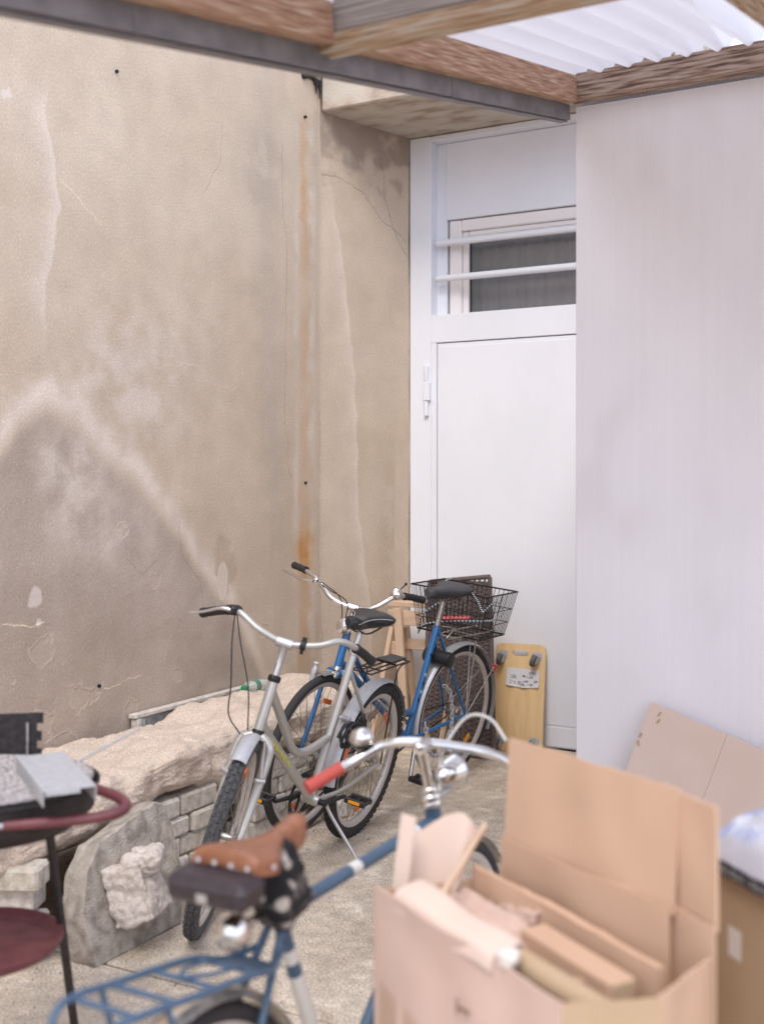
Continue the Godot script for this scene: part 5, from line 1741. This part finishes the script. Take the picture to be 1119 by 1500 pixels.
# ---------------------------------------------------------------- barbecue, trestle, wicker panel, dolly
func build_barbecue() -> void:
	var c := Vector3(1.29, 0.0, 3.55)
	var g := thing("barbecue", at(c), "round charcoal barbecue on black legs with maroon handles and lower tray", "barbecue")
	var mb := MB.new()
	mb.lathe([Vector2(0.0, 0.66), Vector2(0.12, 0.665), Vector2(0.2, 0.69), Vector2(0.243, 0.73), Vector2(0.248, 0.788), Vector2(0.256, 0.792), Vector2(0.256, 0.786), Vector2(0.244, 0.78), Vector2(0.238, 0.735), Vector2(0.196, 0.698), Vector2(0.12, 0.674), Vector2(0.0, 0.67)], I, 48, true)
	part(g, "bowl", mb, M.soot)
	# grate: rim and bars
	var gr := MB.new()
	var rp := []
	for k in 48:
		var a := TAU * k / 48.0
		rp.append(Vector3(0.238 * cos(a), 0.8, 0.238 * sin(a)))
	gr.tube(rp, 0.004, 8, true)
	var grate := part(g, "grate", gr, M.grate)
	for k in 27:
		var u := -0.226 + 0.0174 * k
		var hw := sqrt(0.237 * 0.237 - u * u)
		var a := Basis(Vector3.UP, 0.42) * Vector3(-hw, 0, u)
		var b := Basis(Vector3.UP, 0.42) * Vector3(hw, 0, u)
		part(grate, "grate_bar", bar_mesh(a + Vector3(0, 0.802, 0), b + Vector3(0, 0.802, 0), 0.0036, 6), M.grate)
	# maroon carrying handles either side
	var hp := [Vector3(1.4, 0.752, 3.76), Vector3(1.479, 0.752, 3.692), Vector3(1.602, 0.757, 3.594), Vector3(1.655, 0.764, 3.552), Vector3(1.674, 0.77, 3.522), Vector3(1.66, 0.777, 3.492), Vector3(1.605, 0.785, 3.472), Vector3(1.528, 0.79, 3.462)]
	var loc := []
	for p in hp:
		loc.append(p - c)
	mb = MB.new()
	mb.tube(smooth(loc, 5), 0.0125, 12)
	var hd := part(g, "handle", mb, M.maroon)
	mb = MB.new()
	mb.ball(at(Vector3(1.487, 0.754, 3.698) - c), Vector3(0.007, 0.007, 0.007), 10)
	part(hd, "bolt", mb, M.galv)
	mb = MB.new()
	var mir := []
	for p in loc:
		mir.append(Vector3(-p.x, p.y, -p.z))
	mb.tube(smooth(mir, 5), 0.0125, 12)
	part(g, "handle", mb, M.maroon)
	# legs and round shelf
	for q in [[Vector3(1.5, 0.73, 3.57), Vector3(1.235, 0.0, 3.2)], [Vector3(1.36, 0.72, 3.74), Vector3(1.62, 0.0, 3.98)], [Vector3(1.1, 0.72, 3.48), Vector3(0.85, 0.0, 3.55)]]:
		var a: Vector3 = q[0] - c
		var b: Vector3 = q[1] - c
		var leg := timber(g, "leg", a, b, 0.018, 0.018, M.soot, 0.003, Vector3.RIGHT)
	mb = MB.new()
	mb.lathe([Vector2(0, 0.418), Vector2(0.18, 0.418), Vector2(0.193, 0.425), Vector2(0.201, 0.437), Vector2(0.206, 0.438), Vector2(0.206, 0.43), Vector2(0.195, 0.414), Vector2(0.18, 0.408), Vector2(0, 0.408)], at(Vector3(1.29, 0, 3.6) - c), 48)
	part(g, "shelf_tray", mb, M.maroon)
	# wind guard: slotted sooty plate at the back
	mb = MB.new()
	var base := Vector3(1.225, 0.79, 3.318) - c
	var dirx := Vector3(-0.875, 0, 0.484)
	var poly := PackedVector2Array([Vector2(0, 0), Vector2(0, 0.03), Vector2(0.012, 0.03), Vector2(0.012, 0.05), Vector2(0, 0.05), Vector2(0, 0.075), Vector2(0.012, 0.075), Vector2(0.012, 0.095), Vector2(-0.004, 0.095), Vector2(-0.004, 0.123), Vector2(0.24, 0.115), Vector2(0.24, 0.0)])
	mb.prism(poly, Transform3D(Basis(dirx, Vector3.UP, dirx.cross(Vector3.UP)), base), 0.003)
	var wg := part(g, "wind_guard", mb, M.soot)
	part(wg, "guard_rod", bar_mesh(base + dirx * 0.035 + Vector3(0, 0.0, 0) + Vector3(0.004, 0, 0.006), base + dirx * 0.035 + Vector3(0.004, 0.098, 0.006), 0.0035, 8), M.grate)
	# bent sheet-metal tray lying on the grate
	var a1 := Vector3(1.603, 0, 3.681)
	var a2 := Vector3(1.304, 0, 3.473)
	var a3 := Vector3(1.371, 0, 3.395)
	var mid := (a1 + a3) * 0.5
	var zx := (a1 - a2).normalized()
	var tr := thing("metal_tray", Transform3D(Basis(zx, Vector3.UP, zx.cross(Vector3.UP)), Vector3(mid.x, 0.805, mid.z)), "upturned grey sheet-metal tray lying on the barbecue grate", "tray")
	var L := 0.36
	var W := 0.115
	var pc := func(called, p, s):
		var q := MB.new()
		q.box(at(p), s, 0.001)
		part(tr, called, q, M.galv)
	pc.call("top_sheet", Vector3(0, 0.036, 0), Vector3(L, 0.002, W))
	pc.call("side_lip", Vector3(0, 0.018, W / 2 - 0.001), Vector3(L - 0.002, 0.033, 0.002))
	pc.call("side_lip", Vector3(0, 0.018, -W / 2 + 0.001), Vector3(L - 0.002, 0.033, 0.002))
	pc.call("end_lip", Vector3(-L / 2 + 0.001, 0.018, 0), Vector3(0.002, 0.033, W - 0.006))
	pc.call("end_lip", Vector3(L / 2 - 0.001, 0.03, 0.015), Vector3(0.002, 0.01, W - 0.04))
	# skewer lying across
	solo("skewer", bar_mesh(Vector3(1.5, 0.85, 3.475), Vector3(1.42, 0.862, 3.17), 0.003, 8), M.galv, I, "thin steel skewer poking out past the barbecue tray", "skewer")

func build_trestle() -> void:
	var t := thing("trestle", at(Vector3(0.45, 0, -0.47)), "raw timber trestle standing behind the dark woven panel", "trestle")
	var o := Vector3(-0.45, 0, 0.47)
	var top := 0.79
	timber(t, "top_rail", Vector3(0.19, top + 0.016, -0.47) + o, Vector3(0.74, top + 0.016, -0.47) + o, 0.075, 0.03, M.wood_new)
	timber(t, "rail", Vector3(0.2, top - 0.06, -0.425) + o, Vector3(0.74, top - 0.06, -0.425) + o, 0.024, 0.085, M.wood_new)
	timber(t, "rail", Vector3(0.24, top - 0.22, -0.5) + o, Vector3(0.74, top - 0.22, -0.5) + o, 0.024, 0.06, M.wood_new)
	for x in [0.245, 0.68]:
		timber(t, "leg", Vector3(x - 0.02, top - 0.12, -0.43) + o, Vector3(x - 0.06, 0.0, -0.25) + o, 0.05, 0.028, M.wood_new, 0.003, Vector3.RIGHT)
		timber(t, "leg", Vector3(x + 0.03, top - 0.002, -0.395) + o, Vector3(x + 0.11, 0.0, -0.36) + o, 0.05, 0.024, M.wood_new, 0.003, Vector3.BACK)
		timber(t, "leg", Vector3(x + 0.03, top - 0.12, -0.5) + o, Vector3(x + 0.05, 0.0, -0.62) + o, 0.05, 0.028, M.wood_new, 0.003, Vector3.RIGHT)
		timber(t, "spreader", Vector3(x - 0.05, 0.54, -0.42) + o, Vector3(x + 0.04, 0.54, -0.42) + o, 0.03, 0.1, M.wood_new)

func build_wicker() -> void:
	var w := thing("woven_panel", Transform3D(Basis(Vector3.UP, 0.03) * Basis(Vector3.RIGHT, -0.06), Vector3(0.655, 0.0, -0.285)), "dark brown woven wicker panel leaning behind the wire basket", "panel")
	# stakes and wavy strands, panel 0.5 wide, edges slanting
	var hgt := 1.0
	var xl := func(y: float) -> float: return -0.16 + 0.02 * y
	var xr := func(y: float) -> float: return 0.27 - 0.05 * y
	for k in 13:
		var f := k / 12.0
		part(w, "stake", bar_mesh(Vector3(lerpf(xl.call(0.0), xr.call(0.0), f), 0.004, 0), Vector3(lerpf(xl.call(hgt), xr.call(hgt), f), hgt - 0.045 + 0.04 * f, 0), 0.006, 6), M.wicker)
	var mesh_row := MB.new()
	for r in 76:
		var y := 0.012 + r * 0.01265
		var a: float = xl.call(y)
		var b: float = xr.call(y)
		if y > hgt - 0.045:
			a = lerpf(a, b, clampf((y - (hgt - 0.045)) / 0.04, 0.0, 0.9))
		var front := PackedVector3Array()
		var rows := [PackedVector3Array(), PackedVector3Array()]
		for j in 49:
			var f := j / 48.0
			var x := lerpf(a, b, f)
			var z := 0.0065 * cos(PI * (f * 12.0 + r))
			rows[0].append(Vector3(x, y - 0.0082, z))
			rows[1].append(Vector3(x, y + 0.0082, z))
		mesh_row.sheet(rows, 0.0022)
	var st := part(w, "weave", mesh_row, M.wicker)
	st.set_meta("kind", "stuff")
	for f in [0.0, 1.0]:
		part(w, "edge_binding", bar_mesh(Vector3(lerpf(xl.call(0.0), xr.call(0.0), f), 0.012, 0), Vector3(lerpf(xl.call(hgt), xr.call(hgt), f), hgt - 0.045 + 0.04 * f, 0), 0.013, 8), M.wicker)
	part(w, "edge_binding", bar_mesh(Vector3(xl.call(hgt), hgt - 0.045, 0), Vector3(xr.call(hgt), hgt - 0.003, 0), 0.013, 8), M.wicker)

func rounded(w: float, h: float, r: float, n := 6) -> PackedVector2Array:
	var out := PackedVector2Array()
	for c in [[w / 2 - r, h / 2 - r, 0.0], [-w / 2 + r, h / 2 - r, PI / 2], [-w / 2 + r, -h / 2 + r, PI], [w / 2 - r, -h / 2 + r, PI * 1.5]]:
		for k in n + 1:
			var g: float = c[2] + PI / 2 * k / n
			out.append(Vector2(c[0] + r * cos(g), c[1] + r * sin(g)))
	return out

func build_dolly() -> void:
	var bas := Basis(Vector3.UP, 0.1) * Basis(Vector3.RIGHT, -0.14)
	var d := thing("dolly", Transform3D(bas, Vector3(0.945, 0.0, -0.565)), "plywood transport dolly with four grey casters leaning on the white door", "dolly")
	var w := 0.292
	var h := 0.6
	var outer := rounded(w, h, 0.035)
	var hole := rounded(0.095, 0.033, 0.0155)
	# hand hole cut near the top: split the board round it into pieces of one mesh
	var hp := PackedVector2Array()
	for p in hole:
		hp.append(p + Vector2(0, h / 2 - 0.052))
	var key := PackedVector2Array()
	for p in outer:
		key.append(p)
	# bridge from the first outer point to the hole and back
	var s := 0
	for i in outer.size():
		if outer[i].distance_to(hp[0]) < outer[s].distance_to(hp[0]):
			s = i
	key = PackedVector2Array()
	for i in outer.size() + 1:
		key.append(outer[(s + i) % outer.size()] + (Vector2(0, -0.0004) if i == outer.size() else Vector2.ZERO))
	for i in hp.size() + 1:
		key.append(hp[(hp.size() - i) % hp.size()] + (Vector2(0, 0.0004) if i == hp.size() else Vector2.ZERO))
	var mb := MB.new()
	var t := at(Vector3(0, h / 2, 0))
	mb.prism(key, t, 0.018, outer)
	mb.edge_loop(hp, t, 0.018, true)
	part(d, "board", mb, M.ply)
	for q in [[-0.1, 0.535], [0.1, 0.535], [-0.1, 0.06], [0.1, 0.06]]:
		var c := Vector3(q[0], q[1], 0.009)
		var pl := MB.new()
		pl.box(at(c + Vector3(0, 0, 0.0015)), Vector3(0.055, 0.045, 0.003), 0.001)
		var sg := 1.0 if q[0] > 0 else 0.6
		var cas := part(d, "caster", pl, M.galv)
		pl = MB.new()
		var ax := Basis(Vector3(0, 0, 1), -0.35 * sg)
		for e in [-0.0145, 0.0145]:
			pl.box(Transform3D(ax, c + ax * Vector3(e * 1.15, -0.018, 0.03)), Vector3(0.003, 0.046, 0.052), 0.001)
		part(cas, "caster_fork", pl, M.galv)
		pl = MB.new()
		pl.lathe([Vector2(0, -0.011), Vector2(0.029, -0.013), Vector2(0.034, -0.008), Vector2(0.034, 0.008), Vector2(0.029, 0.013), Vector2(0, 0.011)], Transform3D(ax * Basis(Vector3(0, 0, 1), PI / 2), c + ax * Vector3(0, -0.028, 0.042)), 24)
		part(cas, "caster_wheel", pl, M.caster)
		pl = MB.new()
		pl.lathe([Vector2(0, -0.0125), Vector2(0.008, -0.0125), Vector2(0.008, 0.0125), Vector2(0, 0.0125)], Transform3D(ax * Basis(Vector3(0, 0, 1), PI / 2), c + ax * Vector3(0, -0.028, 0.042)), 12)
		part(cas, "axle", pl, M.chrome_dull)
	# instruction sheet stuck on, its lower edge curling
	var im := Image.create(128, 80, false, Image.FORMAT_RGB8)
	im.fill(Color(0.84, 0.83, 0.84))
	rng.seed = 21
	for q in [[12, 10, 24, 14], [14, 34, 20, 14], [44, 8, 14, 16], [62, 6, 40, 10], [64, 22, 18, 8], [78, 40, 24, 10], [84, 52, 26, 14], [60, 44, 10, 8], [108, 20, 12, 10]]:
		for k in 26:
			im.fill_rect(Rect2i(q[0] + rng.randi_range(0, q[2]), q[1] + rng.randi_range(0, q[3]), rng.randi_range(1, 7), rng.randi_range(1, 2)), Color(0.22, 0.22, 0.25) if k % 3 else Color(0.55, 0.55, 0.57))
	var pm := StandardMaterial3D.new()
	pm.albedo_texture = ImageTexture.create_from_image(im)
	pm.roughness = 0.6
	var rows := []
	for i in 9:
		var row := PackedVector3Array()
		for j in 17:
			var x := -0.075 + 0.19 * j / 16.0
			var f := i / 8.0
			row.append(Vector3(x, 0.465 - 0.006 * j / 16.0 - 0.098 * f - 0.008 * sin(PI * j / 16.0) * f, 0.0105 + 0.012 * f * f * f * (0.6 + 0.4 * sin(j * 0.9))))
		rows.append(row)
	var sh := MB.new()
	sh.sheet(rows, 0.0004)
	part(d, "instruction_sheet", sh, pm)

func build_yard() -> void:
	build_barbecue()
	build_trestle()
	build_wicker()
	build_dolly()
	build_grit()

func build_grit() -> void:
	# crumbs of stone and mortar shed by the rubble
	var mm := MultiMesh.new()
	mm.transform_format = MultiMesh.TRANSFORM_3D
	mm.mesh = rock(Vector3(1.0, 0.7, 0.9), 5, 0.25, 4, 0.3, 0.05).mesh()
	var n := 420
	mm.instance_count = n
	rng.seed = 77
	for k in n:
		var near := k % 4 != 0
		var z := rng.randf_range(0.9, 3.4)
		var x := 0.66 + absf(rng.randfn(0.0, 0.14)) if near else rng.randf_range(0.7, 2.2)
		if k % 11 == 0:
			z = rng.randf_range(-0.5, 0.9)
			x = rng.randf_range(0.3, 1.7)
		var sz := rng.randf_range(0.003, 0.007) * (1.9 if k % 13 == 0 and near else 1.0)
		mm.set_instance_transform(k, Transform3D(Basis(Vector3.UP, rng.randf() * TAU).scaled(Vector3.ONE * sz), Vector3(x, sz * 0.3, z)))
	var o := MultiMeshInstance3D.new()
	o.name = "grit"
	o.multimesh = mm
	o.material_override = M.mortar
	o.set_meta("kind", "stuff")
	add_child(o)
	tag(o, "scattered pale crumbs of stone and mortar on the concrete floor", "grit")
# ---------------------------------------------------------------- cartons and loose cardboard
# board standing on a line, with slight waves: a to b along the floor plan, from y0 up to heights ya, yb
func board(a: Vector3, b: Vector3, y0: float, ya: float, yb: float, sd: int, wave := 0.006, th := 0.004, tilt := Vector3.ZERO) -> MB:
	var f := noise(2.2, sd, 1)
	var len := a.distance_to(b)
	var rows := []
	var nrm := (b - a).cross(Vector3.UP).normalized()
	var n := 24
	for i in n + 1:
		var v := float(i) / n
		var row := PackedVector3Array()
		for j in n + 1:
			var u := float(j) / n
			var top := lerpf(ya, yb, u)
			var p := a.lerp(b, u)
			p.y = lerpf(y0, top, v) + (f.get_noise_1d(u * 6.0 + 30.0) * 0.0015 if i == n else 0.0)
			p += nrm * f.get_noise_2d(u * len * 2.6, v * (ya - y0) * 2.6) * wave * 2.0 * sin(PI * u) + tilt * v
			row.append(p)
		rows.append(row)
	var mb := MB.new()
	mb.sheet(rows, th)
	return mb

func build_cardboard() -> void:
	var L := Vector3(2.397, 0, 3.652)
	var F := Vector3(2.858, 0, 3.926)
	var G := Vector3(2.984, 0, 3.866)
	var Rr := Vector3(3.02, 0, 3.706)
	var B := Vector3(2.552, 0, 3.43)
	var org := (L + Rr) * 0.5
	var o := -org
	var c := thing("cardboard_box", at(org), "big open brown carton full of cardboard scraps beside the slate blue bicycle", "box")
	part(c, "wall_panel", board(L + o, F + o, 0.004, 0.764, 0.752, 1, 0.006), M.card_out)
	part(c, "wall_panel", board(F + o + Vector3(0.001, 0, -0.001), G + o, 0.004, 0.752, 0.764, 2, 0.002), M.card_ochre)
	part(c, "wall_panel", board(G + o, Rr + o, 0.004, 0.766, 0.772, 3, 0.003), M.card)
	var back := (Rr - B)
	part(c, "wall_panel", board(B + o, B + back * 0.83 + o, 0.004, 0.818, 0.82, 4, 0.003), M.card)
	part(c, "wall_panel", board(B + back * 0.77 + o + Vector3(0.01, 0, -0.018), Rr + o + Vector3(0.002, 0, -0.008), 0.004, 0.82, 0.815, 5, 0.002), M.card)
	part(c, "wall_panel", board(L + o, B + o, 0.004, 0.752, 0.74, 6, 0.003), M.card)
	# tall flaps still standing at the back
	var n := back.cross(Vector3.UP).normalized()
	part(c, "flap", board(B + o - n * 0.008, B + back * 0.83 + o - n * 0.008, 0.806, 1.006, 1.008, 7, 0.003, 0.007, -n * 0.012), M.card)
	part(c, "flap", board(B + back * 0.77 + o + Vector3(0.012, 0, -0.026), Rr + o + Vector3(0.002, 0, -0.018), 0.806, 1.002, 0.998, 8, 0.002, 0.006), M.card)
	# floor of the carton
	var mb := MB.new()
	mb.prism(PackedVector2Array([Vector2(L.x, L.z), Vector2(F.x, F.z), Vector2(G.x, G.z), Vector2(Rr.x, Rr.z), Vector2(B.x, B.z)]), Transform3D(Basis(Vector3.RIGHT, Vector3.BACK, Vector3.DOWN), Vector3(0, 0.003, 0) + o), 0.005)
	part(c, "base", mb, M.card)
	# faded print on the long side: thin bars and a T
	var out := (F - L).cross(Vector3.UP).normalized()
	if out.dot(Vector3(1, 0, 2)) < 0:
		out = -out
	var along_x := (F - L).normalized()
	var tb := Basis(along_x, Vector3.UP, along_x.cross(Vector3.UP))
	var ink := plain(Color(0.5, 0.4, 0.34), 0.9)
	rng.seed = 5
	for k in 9:
		var q := MB.new()
		var hh := rng.randf_range(0.08, 0.16)
		q.box(Transform3D(tb, L + along_x * (0.03 + 0.012 * k + (0.02 if k > 4 else 0.0)) + out * 0.0068 + Vector3(0, 0.60 - 0.003 * k - hh / 2, 0) + o), Vector3(0.003, hh, 0.0006))
		part(c, "print_mark", q, M.card_ochre)
	var tm := TextMesh.new()
	tm.text = "T"
	tm.font_size = 32
	tm.pixel_size = 0.0016
	tm.depth = 0.0008
	part(c, "print_mark", tm, ink, Transform3D(tb * Basis(Vector3(0, 0, 1), PI / 2), L + along_x * 0.3 + out * 0.012 + Vector3(0, 0.655, 0) + o))
	# ---- scraps inside
	# long folded strip along the near side
	var rows := []
	var dirl := along_x
	var inw := -out
	for i in 9:
		var prof := [Vector2(-0.008, -0.03), Vector2(-0.006, -0.006), Vector2(0.0, 0.002), Vector2(0.012, 0.007), Vector2(0.04, 0.012), Vector2(0.052, 0.012), Vector2(0.056, 0.006), Vector2(0.057, -0.03)]
		var f := i / 8.0
		var row := PackedVector3Array()
		for p in prof:
			row.append(L + dirl * (0.06 + 0.3 * f) + inw * (p.x + 0.012) + Vector3(0, 0.766 - 0.012 * f + 0.004 * sin(f * 9.0) + p.y * (1.0 - 0.25 * f), 0))
		rows.append(row)
	mb = MB.new()
	mb.sheet(rows, 0.003)
	solo("cardboard_strip", mb, M.card_pale, I, "pale folded cardboard strip lying along the near side of the big carton", "cardboard")
	# long slim box
	var s0 := Vector3(2.7, 0.722, 3.64)
	var s1 := Vector3(2.9, 0.718, 3.772)
	var sl := MB.new()
	sl.box(I, Vector3(0.052, 0.04, s0.distance_to(s1)), 0.003)
	var zz := (s1 - s0).normalized()
	var xx := Vector3.UP.cross(zz).normalized()
	var slim := thing("slim_box", Transform3D(Basis(xx, zz.cross(xx), zz), (s0 + s1) / 2), "long slim cardboard box lying inside the big carton", "box")
	part(slim, "sleeve", sl, M.card)
	sl = MB.new()
	sl.box(at(Vector3(0.0, 0.0, s0.distance_to(s1) / 2 + 0.003)), Vector3(0.046, 0.034, 0.004), 0.001)
	part(slim, "end_flap", sl, M.card_ochre)
	# tube
	var tu := MB.new()
	tu.lathe([Vector2(0.018, -0.13), Vector2(0.022, -0.13), Vector2(0.022, 0.13), Vector2(0.018, 0.13), Vector2(0.016, 0.12), Vector2(0.016, -0.12)], along(Vector3(2.8, 0.735, 3.82), Vector3(0.84, -0.03, 0.5)), 20)
	solo("cardboard_tube", tu, M.card_ochre, I, "rolled brown cardboard tube in the front of the big carton", "tube")
	# crumpled paper
	solo("paper_ball", rock(Vector3(0.034, 0.03, 0.034), 91, 0.06, 12, 0.4, 0.008), M.paper, at(Vector3(2.735, 0.762, 3.835)), "small crumpled white paper stuck in the front of the carton", "paper")
	# curled sheet standing at the bicycle end
	rows = []
	for i in 11:
		var row := PackedVector3Array()
		for j in 15:
			var g := -0.5 + 2.0 * j / 14.0
			var u := j / 14.0
			row.append(Vector3(2.405, 0.7, 3.585) + Vector3(0.085 * u + 0.02 * sin(g * 2.0), 0.0, -0.1 * u - 0.025 * cos(g * 2.2)) + Vector3(0.03 * i / 10.0 * u, (0.1 + 0.07 * sin(u * 2.6)) * i / 10.0, -0.035 * i / 10.0))
		rows.append(row)
	mb = MB.new()
	mb.sheet(rows, 0.003)
	solo("curled_card", mb, M.card_pale, I, "curled cardboard piece standing up at the bicycle end of the carton", "cardboard")
	rows = []
	for i in 5:
		var row := PackedVector3Array()
		for j in 4:
			row.append(Vector3(2.412 + 0.012 * j, 0.7 + 0.045 * i, 3.62 - 0.006 * i + 0.004 * j - 0.02 * i * i / 16.0))
		rows.append(row)
	mb = MB.new()
	mb.sheet(rows, 0.003)
	solo("torn_strip", mb, M.card_pale, I, "narrow torn cardboard strip sticking up at the carton corner", "cardboard")
	# flattened, bent scraps packed between the boards
	rng.seed = 33
	var scraps := [[Vector3(2.6, 0.725, 3.6), 0.24, 0.07, 0.5, "bent cardboard scrap wedged behind the pale folded strip"], [Vector3(2.63, 0.705, 3.655), 0.2, 0.09, -0.5, "flattened cardboard scrap lying low between strip and slim box"], [Vector3(2.76, 0.725, 3.77), 0.17, 0.05, 0.25, "small torn cardboard flap beside the brown tube"], [Vector3(2.86, 0.7, 3.83), 0.12, 0.09, -0.2, "crushed cardboard corner under the end of the brown tube"], [Vector3(2.62, 0.735, 3.545), 0.16, 0.05, 0.9, "creased cardboard tongue leaning on the upright divider"]]
	for q in scraps:
		var fn := noise(5.0, rng.randi_range(1, 900), 2)
		rows = []
		var wd := (along_x * 0.98 + Vector3(0, rng.randf_range(-0.12, 0.12), 0)).normalized()
		var ud := (inw.rotated(along_x, q[3])).normalized()
		for i in 11:
			var row := PackedVector3Array()
			for j in 17:
				var u := j / 16.0 - 0.5
				var v := i / 10.0 - 0.5
				var fold: float = absf(v + 0.1) * 0.35
				var edge := 1.0 + 0.12 * fn.get_noise_2d(u * 2.0, signf(v))
				row.append(q[0] + wd * u * q[1] * edge + ud * v * q[2] * edge + ud.cross(wd) * (fold * q[2] + 0.012 * fn.get_noise_2d(u, v)))
			rows.append(row)
		mb = MB.new()
		mb.sheet(rows, 0.0035)
		solo("cardboard_scrap", mb, M.card_out if q[3] > 0.3 else M.card, I, q[4], "cardboard")
	# thin batten
	var st := thing("wooden_stick", I, "thin pale wooden stick poking out of the big carton", "stick")
	timber(st, "stick", Vector3(2.545, 0.772, 3.685), Vector3(2.515, 0.832, 3.42), 0.012, 0.008, M.wood_new, 0.001)
	# flat inner board
	mb = board(Vector3(2.52, 0, 3.49), Vector3(2.945, 0, 3.735), 0.35, 0.772, 0.752, 14, 0.004, 0.014)
	solo("inner_board", mb, M.card, I, "upright cardboard divider deep inside the big carton", "cardboard")
	# ---- second carton behind, ochre, with a label
	var c2 := thing("tall_carton", Transform3D(Basis(Vector3.UP, -0.78), Vector3(3.212, 0, 3.435)), "ochre carton with a white label under the plastic film", "box")
	mb = MB.new()
	mb.box(at(Vector3(0, 0.415, 0)), Vector3(0.46, 0.83, 0.3), 0.004)
	part(c2, "carton_body", mb, M.card_ochre)
	mb = MB.new()
	mb.box(at(Vector3(-0.155, 0.695, 0.1506)), Vector3(0.038, 0.052, 0.0007))
	part(c2, "white_label", mb, M.paper)
	# plastic film pack on top
	var f2 := noise(2.6, 55, 3)
	f2.fractal_type = FastNoiseLite.FRACTAL_RIDGED
	var pack := func(u: float, v: float) -> Vector3:
		var e := (1.0 - pow(absf(u), 4.0)) * (1.0 - pow(absf(v), 4.0))
		return Vector3(u * 0.245, 0.835 + 0.095 * pow(maxf(e, 0.0), 0.55) + 0.022 * f2.get_noise_2d(u * 0.9, v * 0.6) * (0.25 + 0.75 * e), v * 0.165)
	rows = []
	for i in 45:
		var row := PackedVector3Array()
		for j in 45:
			row.append(pack.call(-1.0 + j / 22.0, -1.0 + i / 22.0))
		rows.append(row)
	mb = MB.new()
	mb.sheet(rows, 0.0006)
	var bag := thing("film_pack", c2.transform, "shiny plastic film packet with blue print and black edge strip on the ochre carton", "packet")
	part(bag, "film", mb, M.bag_film)
	rows = []
	for i in 7:
		var row := PackedVector3Array()
		for j in 25:
			var u := -1.0 + j / 12.0
			row.append(Vector3(u * 0.248, 0.838 - 0.004 * i, 0.1665 + 0.003 * sin(i * 0.5) + 0.002 * sin(j * 1.7)))
		rows.append(row)
	mb = MB.new()
	mb.sheet(rows, 0.0008)
	var strip := part(bag, "edge_strip", mb, M.bag_strip)
	rng.seed = 8
	for k in 46:
		if k % 9 == 5:
			continue
		var q := MB.new()
		q.box(rot(Vector3(0, 0, 1), rng.randf_range(-0.2, 0.2), Vector3(-0.235 + 0.0102 * k, 0.8265, 0.1715)), Vector3(0.0017, 0.008 + 0.003 * (k % 3), 0.0008))
		part(strip, "print_stroke", q, M.white_piping)
	for ln in [[-0.93, 0.93, 14, 0.03], [-0.9, 0.62, 16, 0.045], [-0.2, 0.9, 14, 0.03], [-0.1, 0.4, 12, 0.05]]:
		for k in ln[2]:
			if k == 6:
				continue
			var q := MB.new()
			var u: float = ln[0] + 0.04 * k
			var pts := []
			for e in 4:
				pts.append(pack.call(u + 0.008 * e, ln[1] - ln[3] * (1.6 if k % 4 == 1 else 1.0) * e) + Vector3(0, 0.0012, 0.0006))
			q.tube(pts, 0.0011, 5)
			part(bag, "blue_print", q, M.bag_blue)
	mb = MB.new()
	mb.box(at(Vector3(0, 0.853, 0)), Vector3(0.4, 0.035, 0.24), 0.012)
	part(bag, "packed_goods", mb, M.paper)
	# ---- flat sheet leaning on the shed
	var fl := Transform3D(Basis(Vector3(0, 0, 1), -0.32) * Basis(Vector3(1, 0, 0), -0.1), Vector3(2.229, 0.695, 1.262))
	var sheetn := thing("flat_cardboard", fl, "flat pale cardboard sheet leaning slantwise on the pale shed wall", "cardboard")
	for q in [[0.0, 0.2916], [0.2924, 0.83]]:
		rows = []
		for i in 13:
			var row := PackedVector3Array()
			for j in 13:
				var x := lerpf(q[0], q[1], j / 12.0)
				var y := -0.47 * i / 12.0
				row.append(Vector3(x, y + (0.003 * sin(j * 2.3) if i == 0 else 0.0), 0.004 * sin(x * 6.0) + 0.002 * sin(y * 9.0)))
			rows.append(row)
		mb = MB.new()
		mb.sheet(rows, 0.005)
		part(sheetn, "panel", mb, M.card_pale)
	rng.seed = 17
	for q in [Vector3(0.045, -0.03, 0.006), Vector3(0.05, -0.055, 0.006), Vector3(0.006, -0.13, 0.006), Vector3(0.008, -0.16, 0.006), Vector3(0.285, -0.02, 0.006)]:
		mb = MB.new()
		mb.box(rot(Vector3(0, 0, 1), rng.randf_range(-0.6, 0.6), q), Vector3(0.008, 0.02, 0.002), 0.0008)
		part(sheetn, "torn_spot", mb, M.card_ochre)
